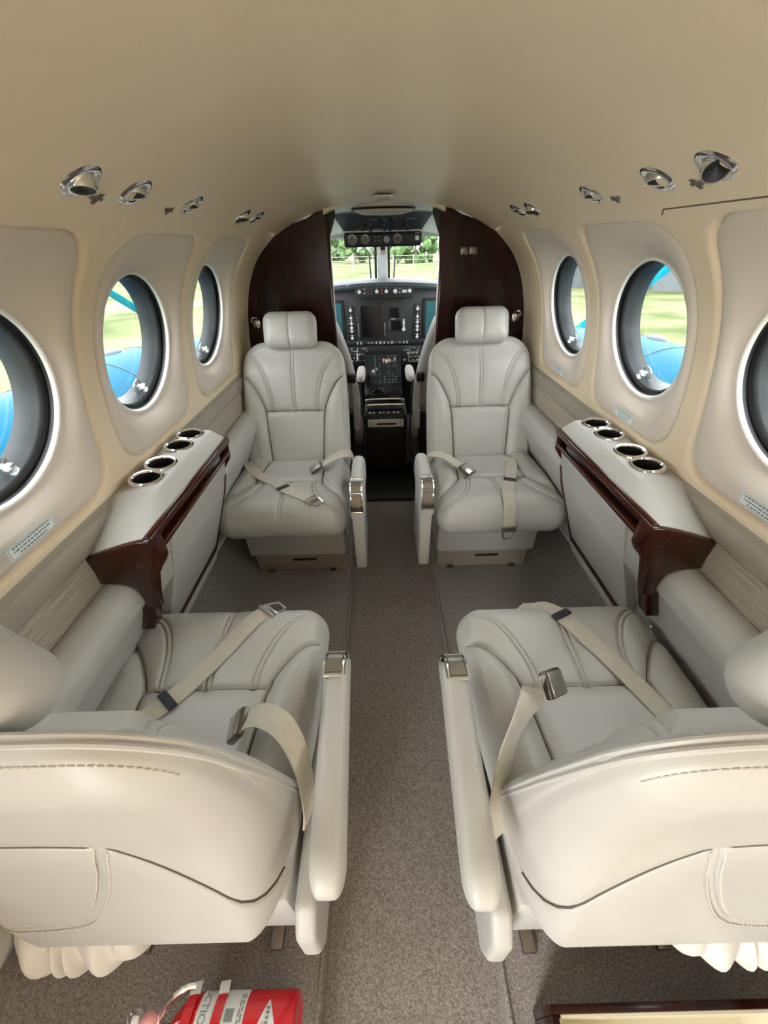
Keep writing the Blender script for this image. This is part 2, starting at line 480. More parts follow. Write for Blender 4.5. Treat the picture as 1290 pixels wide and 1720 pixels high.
def make_window(side, wi, n):
    yc = WIN_Y[wi]
    root = root_struct('window_%d' % n, (side * 0.69, yc, 1.098), WLAB[(side, wi)])
    # panel dished towards the glass
    mb = MB(); rows = []
    for t in [0.0, 0.02, 0.05, 0.10, 0.2, 0.32, 0.45, 0.58, 0.7, 0.8, 0.88, 0.94, 0.98, 1.0]:
        row = []
        for a in ANG:
            y, s = panel_out(yc, a)
            p = surf(y, s, 0.012, side)
            q = lip(yc, a, LIP_R, 0.0, side)
            w = t
            pt = p * (1 - w) + q * w
            # fullness: panel stays near the wall line, then falls away to the lip
            d = np.linalg.norm(q - p)
            rise = 0.020 * math.sin(PI * min(t, 1.0)) ** 1.0 * (1 - 0.3 * t)
            if t < 0.10: rise += 0.008 * math.sin(PI * t / 0.10 * 0.5)
            else: rise += 0.008 * (1 - t)
            pt[0] -= side * rise * 0.9; pt[2] -= 0.0
            row.append(pt)
        row.append(row[0]); rows.append(row)
    mb.grid(np.array(rows))
    panel = mb.build('window_panel', 'window_panel', root, merge=1e-6, angle=70)
    # screws in the panel
    sc = MB()
    for a in (0.62, 2.52, 3.75, 5.68, 0.08, 3.06):
        y, s = panel_out(yc, a)
        y2, s2 = yc + (y - yc) * 0.93, SC + (s - SC) * 0.93
        p = surf(y2, s2, 0.0135, side); p[0] -= side * 0.011
        sc.ellipsoid(p, (0.0022, 0.0028, 0.0028), nu=8, nv=6)
    sc.build('screw', 'dark_steel', panel)
    # bright lip ring
    prof = [(LIP_R + 0.002, 0.0), (LIP_R - 0.001, -0.0035), (LIP_R - 0.004, -0.004), (LIP_R - 0.0065, -0.001), (LIP_R - 0.007, 0.006)]
    def ring(prof, name, m, par, **k):
        mb = MB()
        rows = [[lip(yc, a, r, d, side) for a in ANG] + [lip(yc, ANG[0], r, d, side)] for r, d in prof]
        mb.grid(np.array(rows))
        return mb.build(name, m, par, merge=1e-6, angle=70, **k)
    ring(prof, 'lip_ring', 'window_lip', root)
    ring([(LIP_R - 0.0065, 0.004), (LIP_R - 0.008, 0.012), (LIP_R - 0.004, 0.018), (LIP_R - 0.012, 0.024)], 'gasket', 'black', root)
    ring([(LIP_R - 0.010, 0.024), (LIP_R - 0.013, 0.019), (LIP_R - 0.017, 0.020), (LIP_R - 0.019, 0.027), (LIP_R - 0.021, 0.040), (LIP_R - 0.024, 0.052), (LIP_R - 0.022, 0.070)], 'inner_seal', 'gasket_grey', root)
    # pane (a thin real disc)
    mb = MB()
    rr = LIP_R - 0.022
    rows = [[lip(yc, a, r, d, side) for a in ANG] + [lip(yc, ANG[0], r, d, side)] for r, d in ((0.001, 0.048), (rr, 0.048))]
    mb.grid(np.array(rows)); mb.build('pane', 'pane_glass', root, merge=1e-6)
    # clear knob for turning the polarised inner pane
    ak = 3 * PI / 2 + 0.30
    c = lip(yc, ak, LIP_R - 0.040, 0.038, side); n_ = Vector(lip(yc, 0, 0, -1, side) - lip(yc, 0, 0, 0, side)).normalized()
    M = Matrix.Translation(Vector(c)) @ n_.to_track_quat('Z', 'Y').to_matrix().to_4x4()
    mb = MB().lathe([(0.020, -0.006), (0.020, -0.003), (0.008, -0.001), (0.007, 0.008), (0.012, 0.010), (0.0125, 0.020), (0.009, 0.023), (0.0, 0.023)], M, 16)
    mb.build('knob', 'clear_plastic', root)
    # placard under the window
    if (side, wi) in ((-1, 1), (1, 1), (1, 2), (1, 3)):
        hw_, hh_ = (0.046, 0.0125) if wi > 1 else (0.054, 0.0125)
        zc = 0.884 if side > 0 else 0.887
        yo = yc - 0.040 if wi == 2 else (yc - 0.045 if wi == 3 else (yc - 0.056 if side < 0 else yc - 0.03))
        def pl(u, v, lift=0.0):
            s = s_of_z(zc) + v * hh_ * 2 * 0.98
            p = surf(yo + u * hw_, s, 0.0, side)
            p[0] += -side * (0.0185 + lift); return p
        # find the panel's own depth so that the sticker lies on it
        mb = MB(); mb.grid(np.array([[pl(u, v) for u in np.linspace(-1, 1, 5)] for v in np.linspace(-0.5, 0.5, 3)]))
        card = mb.build('placard', 'placard', root)
        mb = MB()
        text_lines(mb, 0, 0, 0, [(6, 0.85), (6, 0.8), (5, 0.6)], lambda u, v: pl(u if side > 0 else -u, v, 0.0006))
        for (u0, v0, u1, v1) in ((-0.96, 0.42, 0.96, 0.45), (-0.96, -0.45, 0.96, -0.42), (-0.96, -0.45, -0.94, 0.45), (0.94, -0.45, 0.96, 0.45)):
            mb.add([pl(u0, v0, .0006), pl(u1, v0, .0006), pl(u1, v1, .0006), pl(u0, v1, .0006)], [(0, 1, 2, 3)])
        mb.build('printed_text', 'print_grey', card)
    return root
_n = 1
for side in (-1, 1):
    for wi in (1, 2, 3):
        make_window(side, wi, _n); _n += 1
for side in (-1, 1):     # window abreast of the camera: out of the frame, lets its daylight in
    make_window(side, 0, _n); _n += 1

# ------------------------------------------------------------------ floor
def floor():
    root = root_struct('floor', (0, 0.5, 0.0), 'taupe carpeted cabin floor with a sunken centre aisle')
    YE = 3.50
    prof = [(-0.76, 0.33), (-0.745, 0.10), (-0.72, 0.02), (-0.68, 0.0), (-0.205, 0.0), (-0.197, -0.004), (-0.193, -0.012), (-0.190, -0.05), (-0.17, -0.054),
            (0.17, -0.054), (0.190, -0.05), (0.193, -0.012), (0.197, -0.004), (0.205, 0.0), (0.68, 0.0), (0.72, 0.02), (0.745, 0.10), (0.76, 0.33)]
    rows = [[(x, y, z if not (x < -0.70 and y < -0.75) else 0.0) for x, z in prof] for y in np.linspace(Y_AFT, YE, 40)]
    MB().grid(np.array(rows)).build('carpet', 'carpet', root, angle=70)
    for s in (-1, 1):     # bound carpet edge along the aisle
        MB().tube([(s * 0.199, y, 0.0005) for y in np.linspace(Y_AFT, 1.95, 20)], 0.0045, 8).build('carpet_binding', 'carpet', root)
    MB().box((0, 2.33, -0.04), (0.36, 0.5, 0.02), 0.004).build('door_sill_plate', 'black', root)
    return root
floor()

# ------------------------------------------------------------------ side wall bands below the sill
def extrude_y(prof, y0, y1, name, m, parent, side, n=10, **k):
    rows = [[(side * x, y, z) for x, z in prof] for y in np.linspace(y0, y1, n)]
    return MB().grid(np.array(rows)).build(name, m, parent, angle=50, **k)
LOWER = [(0.628, 0.605), (0.640, 0.57), (0.700, 0.425), (0.716, 0.30)]
def side_bands(side):
    word = 'left' if side < 0 else 'right'
    n = 1 if side < 0 else 2
    YA = -0.80 if side < 0 else Y_AFT
    t = root_struct('trim_%d' % n, (side * 0.69, 0.5, 0.6), 'grey leather and fabric bands along the %s wall below the windows' % word)
    extrude_y([(0.699, 0.830), (0.692, 0.8165), (0.687, 0.8145), (0.684, 0.810), (0.684, 0.770), (0.687, 0.762), (0.693, 0.757)], YA, 2.09, 'sill_band', 'sill_vinyl', t, side)
    extrude_y([(0.699, 0.818), (0.6955, 0.816), (0.6955, 0.8125)], YA, 2.09, 'shadow_gap', 'black', t, side)
    extrude_y([(0.692, 0.762), (0.689, 0.72), (0.692, 0.66)], YA, 2.09, 'fabric_band', 'wall_fabric', t, side)
    pad = cr([(0.700, 0.655), (0.694, 0.672), (0.680, 0.679), (0.655, 0.677), (0.632, 0.668), (0.618, 0.648), (0.615, 0.622), (0.622, 0.605), (0.64, 0.600)], 5)
    extrude_y(pad, YA, 0.655, 'arm_ledge', 'leather_trim', t, side)
    extrude_y(pad, 1.172, 2.08, 'arm_ledge', 'leather_trim', t, side)
    extrude_y([(0.572, 0.735), (0.600, 0.602), (0.640, 0.568)] + LOWER[2:], 0.684, 0.758, 'lower_panel', 'leather_trim', t, side)
    extrude_y(LOWER, YA, 0.686, 'lower_panel', 'leather_trim', t, side)
    extrude_y(LOWER, 1.165, 2.09, 'lower_panel', 'leather_trim', t, side)
    extrude_y([(0.712, 0.302), (0.716, 0.296), (0.72, 0.292), (0.765, 0.29)], YA, 2.09, 'lower_edge', 'black', t, side)
for s in (-1, 1): side_bands(s)

def aft_wall():
    t = root_struct('wall_back', (0, Y_AFT, 0.0), 'cream partition aft of the cabin door')
    half = [(x, z) for x, z in PROF[::4]]
    poly = [(0.76, 0.0), (0.70, 0.7)] + half + [(-x, z) for x, z in half[::-1]] + [(-0.70, 0.7), (-0.76, 0.0)]
    MB().prism(poly, 'y', Y_AFT - 0.03, Y_AFT).build('partition', 'headliner', t, smooth=False)
    MB().grid(np.array([[(-0.70, y, z) for z in (0.0, 0.4, 0.82)] for y in (Y_AFT, -1.48)])).build('door_side_lining', 'leather_trim', t)
aft_wall()
# ------------------------------------------------------------------ bulkheads (mahogany)
ZB = [(0.697, 0.33), (0.70, 0.62), (0.697, 0.815), (0.685, 0.985), (0.655, 1.14), (0.60, 1.245), (0.512, 1.333), (0.44, 1.379), (0.36, 1.405), (0.335, 1.412), (0.30, 1.430), (0.258, 1.452)]
def bulkhead(side):
    word = 'left' if side < 0 else 'right'
    t = thing('bulkhead_panel', 'glossy dark mahogany bulkhead panel %s of the cockpit doorway' % word, 'partition', (side * 0.47, 2.12, 0.0), group='cockpit bulkheads')
    curve = [(side * x, z) for x, z in cr(ZB, 5)]
    poly = curve + [(side * 0.255, 1.40), (side * 0.262, 0.9), (side * 0.262, 0.0), (side * 0.70, 0.0)]
    if side > 0: poly = poly[::-1]
    MB().prism(poly, 'y', 2.10, 2.135).build('panel', 'mahogany', t, smooth=False)
    e = MB().prism([(side * 0.2555, 1.40), (side * 0.2625, 0.9), (side * 0.2625, 0.0), (side * 0.252, 0.0), (side * 0.252, 0.9), (side * 0.245, 1.40)][::1 if side < 0 else -1], 'y', 2.093, 2.142, 0.003)
    e.build('edge_moulding', 'mahogany_fine', t)
    MB().box((side * 0.2485, 2.118, 0.9), (0.004, 0.012, 1.0), 0.001).build('track_strip', 'steel', t)
    if side > 0:
        for dx in (-0.02, 0.02):
            p = MB().box((0.38 + dx, 2.0985, 1.279), (0.034, 0.004, 0.028), 0.0015).build('switch_plate', 'dark_steel', t)
            MB().box((0.38 + dx, 2.0955, 1.279), (0.012, 0.004, 0.014), 0.001).build('rocker', 'print_grey', p)
    # hook for the headset beside the seat
    h = thing('headset_hook', 'small chrome coat hook on the %s mahogany bulkhead' % word, 'hook', (side * 0.636, 2.095, 1.0), group='bulkhead hooks')
    MB().box((side * 0.636, 2.096, 1.0), (0.03, 0.006, 0.036), 0.003).build('back_plate', 'chrome', h)
    MB().tube(cr([(side * 0.636, 2.09, 0.995), (side * 0.636, 2.068, 0.99), (side * 0.636, 2.052, 1.0), (side * 0.636, 2.046, 1.022)], 6), 0.0055, 8).build('hook_arm', 'chrome', h)
    MB().tube(cr([(side * 0.650, 2.09, 1.012), (side * 0.654, 2.066, 1.016), (side * 0.640, 2.054, 1.034), (side * 0.622, 2.066, 1.030), (side * 0.618, 2.09, 1.016)], 6), 0.004, 8).build('wire_loop', 'chrome', h)
for s in (-1, 1): bulkhead(s)
# arched lining above the doorway
def arch():
    t = root_struct('trim_3', (0, 2.1, 1.45), 'beige arched lining above the cockpit doorway')
    xs = np.linspace(-0.262, 0.262, 31)
    top = 1.478 - 0.014 - 0.022 * (np.abs(xs) / 0.262) ** 3
    low = 1.4655 - 0.045 * (np.abs(xs) / 0.262) ** 3.2
    rows = []
    for y, a in ((2.085, 1), (2.085, 0), (2.10, -0.06), (2.18, -0.06), (2.18, 1)):
        rows.append([(x, y, low[i] + (top[i] - low[i] + 0.012) * a if a >= 0 else low[i] + 0.001) for i, x in enumerate(xs)])
    MB().grid(np.array(rows)).build('arch_lining', 'headliner', t, angle=50)
    MB().box((-0.004, 1.97, 1.4655), (0.075, 0.10, 0.006), 0.002).build('sign_plate', 'window_lip', t)
    for y in (1.93, 2.01): MB().box((-0.004, y, 1.4615), (0.055, 0.004, 0.003)).build('sign_groove', 'sill_vinyl', t)
arch()

# ================================================================== SEATS
def slab_mesh(name, m, hw, w0, w1, rt, rb, front, back, NX=250, NW=260, place=None):
    """Upholstered slab: plan outline hw(w) x [w0,w1] with rounded corners; front/back(x, w, e) give
    the two surface heights, e = distance inside the outline; place maps (x, w, n) to 3D."""
    t = np.linspace(-1, 1, NX); u = 0.35 * t + 0.65 * np.sin(PI / 2 * t)
    q = np.linspace(-1, 1, NW); q = 0.35 * q + 0.65 * np.sin(PI / 2 * q)
    w = w0 + (w1 - w0) * (q + 1) / 2
    Wg = np.repeat(w[:, None], NX, 1)
    H = hw(Wg)
    wc, hl = (w0 + w1) / 2, (w1 - w0) / 2
    def corner(Wg):
        k = np.zeros_like(Wg)
        dt = w1 - Wg; m_ = dt < rt
        k[m_] = rt - np.sqrt(np.maximum(rt ** 2 - (rt - dt[m_]) ** 2, 0))
        db = Wg - w0; m_ = db < rb
        k[m_] = rb - np.sqrt(np.maximum(rb ** 2 - (rb - db[m_]) ** 2, 0))
        return k
    X = u[None, :] * (H - corner(Wg))
    r = np.where(Wg > wc, rt, rb)
    qx = np.abs(X) - (H - r); qw = np.abs(Wg - wc) - (hl - r)
    sd = np.minimum(np.maximum(qx, qw), 0) + np.hypot(np.maximum(qx, 0), np.maximum(qw, 0)) - r
    e = np.maximum(-sd, 0)
    e[0, :] = 0; e[-1, :] = 0; e[:, 0] = 0; e[:, -1] = 0
    nf = front(X.ravel(), Wg.ravel(), e.ravel()).reshape(X.shape)
    nb = back(X.ravel(), Wg.ravel(), e.ravel()).reshape(X.shape)
    A = np.arange(NX * NW).reshape(NW, NX)
    B = A + NX * NW
    B[0, :] = A[0, :]; B[-1, :] = A[-1, :]; B[:, 0] = A[:, 0]; B[:, -1] = A[:, -1]
    V = np.concatenate([place(X, Wg, nf).reshape(-1, 3), place(X, Wg, nb).reshape(-1, 3)])
    FA = np.stack([A[:-1, :-1], A[:-1, 1:], A[1:, 1:], A[1:, :-1]], -1).reshape(-1, 4)
    FB = np.stack([B[:-1, :-1], B[1:, :-1], B[1:, 1:], B[:-1, 1:]], -1).reshape(-1, 4)
    F = np.concatenate([FA, FB])
    used = np.unique(F); remap = np.zeros(len(V), int); remap[used] = np.arange(len(used))
    me = np_mesh(name, V[used], remap[F], m)
    bm = bmesh.new(); bm.from_mesh(me)
    bmesh.ops.recalc_face_normals(bm, faces=bm.faces[:])
    bm.to_mesh(me); bm.free()
    return me

def rnd(e, R): 
    k = np.clip(e / R, 0, 1); return R * np.sqrt(np.maximum(1 - (1 - k) ** 2, 0))

class Pattern:
    """Seam layout shared by back and cushion: u across (0..1), v from the seat's fold (0) to its free end (1)."""
    def __init__(s, hw, w0, w1, vt, flip=False):
        k = (1 - vt) / 0.58
        b = cr([(0.50, -0.05), (0.50, 0.05), (0.53, vt * 0.6), (0.56, vt), (0.63, vt + .10 * k), (0.74, vt + .20 * k), (0.86, vt + .27 * k), (1.02, vt + .315 * k)], 6)
        a = cr([(0.42, vt), (0.44, vt + .12 * k), (0.51, vt + .26 * k), (0.62, vt + .38 * k), (0.78, vt + .455 * k), (0.99, vt + .49 * k)], 6)
        s.hw, s.w0, s.w1, s.vt, s.b = hw, w0, w1, vt, b
        L = w1 - w0
        T = lambda P, sg: np.stack([sg * P[:, 0] * hw, w0 + L * P[:, 1]], -1)
        s.single = [T(b, 1), T(b, -1), np.array([(-0.56 * hw, w0 + L * vt), (0.56 * hw, w0 + L * vt)])]
        s.double = [T(a, 1), T(a, -1), np.array([(0, w0 + L * vt), (0, w1)])]
    def height(s, x, w):
        P = np.stack([x, w], -1)
        v = (w - s.w0) / (s.w1 - s.w0); u = np.abs(x) / s.hw
        ub = np.interp(v, s.b[:, 1], s.b[:, 0])
        h = 0.011 * sstep(0.0, 0.20, u - ub)
        inner = (u < ub)
        h = h - 0.005 * inner * sstep(0.0, 0.15, s.vt - v) * np.exp(-(u / 0.5) ** 4)
        h = h + 0.006 * inner * sstep(0.0, 0.16, v - s.vt)
        for p in s.single:
            d = pdist(P, p)
            h = h - 0.011 * np.exp(-(d / 0.0036) ** 2) - 0.007 * np.exp(-(d / 0.016) ** 2)
        for p in s.double:
            d = pdist(P, p)
            h = h - 0.0062 * np.exp(-((d - 0.0062) / 0.0028) ** 2) - 0.0040 * np.exp(-(d / 0.018) ** 2)
        return h

# --- cushion (local: faces -y; w = -y)
CW, C0, C1, CZ = 0.258, -0.04, 0.46, 0.415
CPAT = Pattern(CW, C0, C1, 0.50)
def cush_h(x, w, e):
    R = 0.070
    h = rnd(e, R) + CPAT.height(x, w) * sstep(0.0, 0.03, e)
    # welt a little inside the plan outline
    h = h + 0.010 * np.exp(-(x / 0.24) ** 4) * sstep(0.28, 0.40, w) * sstep(0, 0.1, e) + 0.004
    return h * sstep(-0.001, 0.001, e)
def cushion_z(x, y):
    """Height of the cushion's top at local (x, y)."""
    x = np.atleast_1d(np.array(x, float)); w = -np.atleast_1d(np.array(y, float))
    r = 0.065; wc, hl = (C0 + C1) / 2, (C1 - C0) / 2
    qx = np.abs(x) - (CW - r); qw = np.abs(w - wc) - (hl - r)
    e = -(np.minimum(np.maximum(qx, qw), 0) + np.hypot(np.maximum(qx, 0), np.maximum(qw, 0)) - r)
    return CZ + cush_h(x, w, np.maximum(e, 0))
def cush_place(X, Wg, n):
    return np.stack([X, -Wg, CZ + n], -1)
MESH = {}
MESH['cushion'] = slab_mesh('seat_cushion', 'leather', lambda w: CW - 0.012 * sstep(0.2, -0.04, w), C0, C1, 0.065, 0.05,
                            cush_h, lambda x, w, e: -rnd(e, 0.085), place=cush_place)

# --- backrest
BW, B0, B1 = 0.250, -0.045, 0.575
BPAT = Pattern(BW, 0.02, B1, 0.43)
def back_place(rec, drop=0.0):
    c, s = math.cos(rec), math.sin(rec)
    y00 = 0.045 if drop == 0 else -0.026
    def f(X, Wg, n):
        y = y00 + Wg * s + n * c
        z = 0.425 - drop + Wg * c - n * s
        return np.stack([X, y, z], -1)
    return f
def back_hw(w): return BW - 0.016 * sstep(0.28, 0.575, w) - 0.016 * sstep(0.05, -0.09, w)
def back_front(x, w, e):
    h = rnd(e, 0.045) + BPAT.height(x, w) * sstep(0.0, 0.03, e)
    d = np.abs(e - 0.020)
    h = h - 0.0030 * np.exp(-(d / 0.003) ** 2) * sstep(0.0, 0.1, w)
    h = h + 0.010 * np.exp(-((w - 0.16) / 0.12) ** 2) * np.exp(-(x / 0.2) ** 4) * sstep(0, 0.06, e)
    h = h * (1 - 0.55 * sstep(0.42, 0.54, w))
    return -h * sstep(-0.001, 0.001, e)
def back_front_thin(x, w, e):
    return back_front(x, w, e) * (0.30 + 0.70 * sstep(0.05, 0.13, e))
def rear_lines(sg):
    """Seams of the back's rear face; sg = +1 when the aisle is at local +x."""
    seam = cr([(sg * 0.262, 0.010), (sg * 0.225, 0.065), (sg * 0.15, 0.195), (sg * 0.085, 0.300), (sg * 0.055, 0.324), (-sg * 0.06, 0.335), (-sg * 0.26, 0.335)], 6)
    pocket = cr([(sg * 0.058, 0.318), (sg * 0.030, 0.24), (-sg * 0.010, 0.155), (-sg * 0.045, 0.105), (-sg * 0.09, 0.085), (-sg * 0.16, 0.078), (-sg * 0.235, 0.078)], 6)
    return seam, pocket
REAR_T = cr([(-0.12, 0.222), (-0.03, 0.212), (0.06, 0.182), (0.18, 0.132), (0.30, 0.090), (0.42, 0.062), (0.60, 0.042)], 6)
def back_rear(sg, front=True):
    seam, pocket = rear_lines(sg)
    def f(x, w, e):
        P = np.stack([x, w], -1)
        T = np.interp(w, REAR_T[:, 0], REAR_T[:, 1])       # wedge, thick at the bottom
        if front: T = np.minimum(T, 0.11)
        H = back_hw(w); r = 0.105
        qx = np.abs(x) - (H - r); qw = w - (B1 - r)
        es = -(np.minimum(np.maximum(qx, qw), 0) + np.hypot(np.maximum(qx, 0), np.maximum(qw, 0)) - r)
        f1 = lambda k: np.sqrt(np.maximum(1 - (1 - np.clip(k, 0, 1)) ** 2, 0))
        h = T * f1(np.maximum(es, 0) / 0.075) * f1((w - B0) / 0.045)
        d = pdist(P, seam)
        h = h - 0.013 * np.exp(-(d / 0.0032) ** 2) - 0.004 * np.exp(-(d / 0.022) ** 2)
        d = pdist(P, pocket)
        h = h - 0.0050 * np.exp(-((d - 0.0045) / 0.0026) ** 2)
        d = np.abs(es - 0.004)
        h = h - 0.0060 * np.exp(-(d / 0.0018) ** 2) * sstep(0.0, 0.15, w)
        return h * sstep(-0.001, 0.001, e)
    return f
DROP = {15: 0.010, 25: 0.0}
def get_back(rec_deg, sg):
    key = ('back', rec_deg, sg)
    if key not in MESH:
        MESH[key] = slab_mesh('backrest', 'leather', back_hw, B0, B1, 0.105, 0.05, back_front if rec_deg > 20 else back_front_thin, back_rear(sg, rec_deg > 20), place=back_place(math.radians(rec_deg), DROP[rec_deg]))
    return MESH[key]
def back_point(rec, x, w, n, drop=0.0):
    return Vector(back_place(rec, drop)(np.array(x), np.array(w), np.array(n)).tolist())

def head_mesh():
    """Headrest block about its own centre, w up, front = -y."""
    NX, NZ = 90, 70
    def h(x, w, e): 
        g = rnd(e, 0.042)
        return g - 0.0055 * np.exp(-(x / 0.0035) ** 2) * sstep(0, 0.004, e) - 0.003 * np.exp(-(x / 0.014) ** 2) + 0.006 * sstep(0, 0.07, e)
    return slab_mesh('headrest', 'leather', lambda w: 0.121 + 0 * w, -0.078, 0.078, 0.045, 0.040, lambda x, w, e: -h(x, w, e) * sstep(-.001, .001, e) ,
                     lambda x, w, e: (rnd(e, 0.036) + 0.004 * sstep(0, .06, e)) * sstep(-.001, .001, e), NX, NZ, lambda X, Wg, n: np.stack([X, n, Wg], -1))
MESH['head'] = head_mesh()

def seam_shade_lines(lines, height, place, hw, w0, w1, r, rad=0.0016):
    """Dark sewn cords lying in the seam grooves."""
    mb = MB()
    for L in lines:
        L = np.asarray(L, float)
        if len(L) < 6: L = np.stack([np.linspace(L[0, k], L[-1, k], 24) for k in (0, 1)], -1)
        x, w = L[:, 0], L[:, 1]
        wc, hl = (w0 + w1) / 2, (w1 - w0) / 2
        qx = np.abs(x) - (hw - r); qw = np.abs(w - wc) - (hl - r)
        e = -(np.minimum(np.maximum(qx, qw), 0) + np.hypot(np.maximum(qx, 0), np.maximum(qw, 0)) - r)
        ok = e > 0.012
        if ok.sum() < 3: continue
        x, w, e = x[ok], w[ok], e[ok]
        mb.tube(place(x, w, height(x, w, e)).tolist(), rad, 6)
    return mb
def stitches(pts3, nrm, length=0.0055, gap=0.0075, r=0.0007):
    """Small thread dashes along a 3D polyline."""
    P = [Vector(p) for p in pts3]
    mb = MB(); acc = 0.0
    for a, b in zip(P[:-1], P[1:]):
        L = (b - a).length; 
        if L < 1e-6: continue
        t = (b - a) / L; pos = -acc
        while pos + gap < L + 1e-9:
            pos += gap
            c = a + t * pos
            sd = t.cross(nrm).normalized()
            q = [c - t * length / 2 - sd * r, c - t * length / 2 + sd * r, c + t * length / 2 + sd * r, c + t * length / 2 - sd * r]
            n_ = nrm * 0.0012
            mb.add(q + [p + n_ for p in q], [(4, 5, 6, 7), (0, 1, 5, 4), (1, 2, 6, 5), (2, 3, 7, 6), (3, 0, 4, 7)])
        acc = L - pos
    return mb

def arm_meshes(sg, ya, yb, zt=0.60, slim=False):
    """Armrest on local x side sg, from ya (front, smaller y) to yb: a padded bar swept along y."""
    x0, x1 = (0.278, 0.334) if sg > 0 else (-0.334, -0.278)
    hh = 0.040 if slim else 0.060
    rows = []
    ys = np.concatenate([ya + 0.05 * (1 - np.cos(np.linspace(0, PI / 2, 9))), np.linspace(ya + 0.07, yb - 0.06, 8), yb - 0.045 * (1 - np.cos(np.linspace(PI / 2, 0, 12)))])
    for y in ys:
        kf = min(1.0, max(0.0, (y - ya) / 0.05)); kr = min(1.0, max(0.0, (yb - y) / 0.045))
        ef = math.sqrt(max(0.0, 1 - (1 - kf) ** 2)); er = math.sqrt(max(0.0, 1 - (1 - kr) ** 2))
        w = 0.028 * (0.80 + 0.20 * ef) * (0.35 + 0.65 * er if er < 1 else 1)
        top = zt - 0.075 * (1 - kf) ** 1.0 * (1 if kf < 1 else 0) - 0.030 * (1 - er)
        bot = zt - 2 * hh + (0.045 if slim else 0.02) * (1 - er) + 0.0 
        if slim: bot = max(bot, zt - 2 * hh) ; bot = min(bot, top - 0.006)
        c = (top + bot) / 2; h = max((top - bot) / 2, 0.003)
        tw = sg * 0.016 * max(0.0, (y - ya) / (yb - ya)) if slim else 0.0
        row = []
        for q in np.linspace(0, 2 * PI, 33):
            cq, sq = math.cos(q), math.sin(q)
            row.append(((x0 + x1) / 2 + tw + w * math.copysign(abs(cq) ** 0.62, cq), y, c + h * math.copysign(abs(sq) ** 0.62, sq)))
        rows.append(row)
    pad = MB().grid(np.array(rows))
    pad.add([p for p in rows[0][:-1]], [tuple(range(32))]); pad.add([p for p in rows[-1][:-1]], [tuple(range(32))])
    return pad, x0, x1

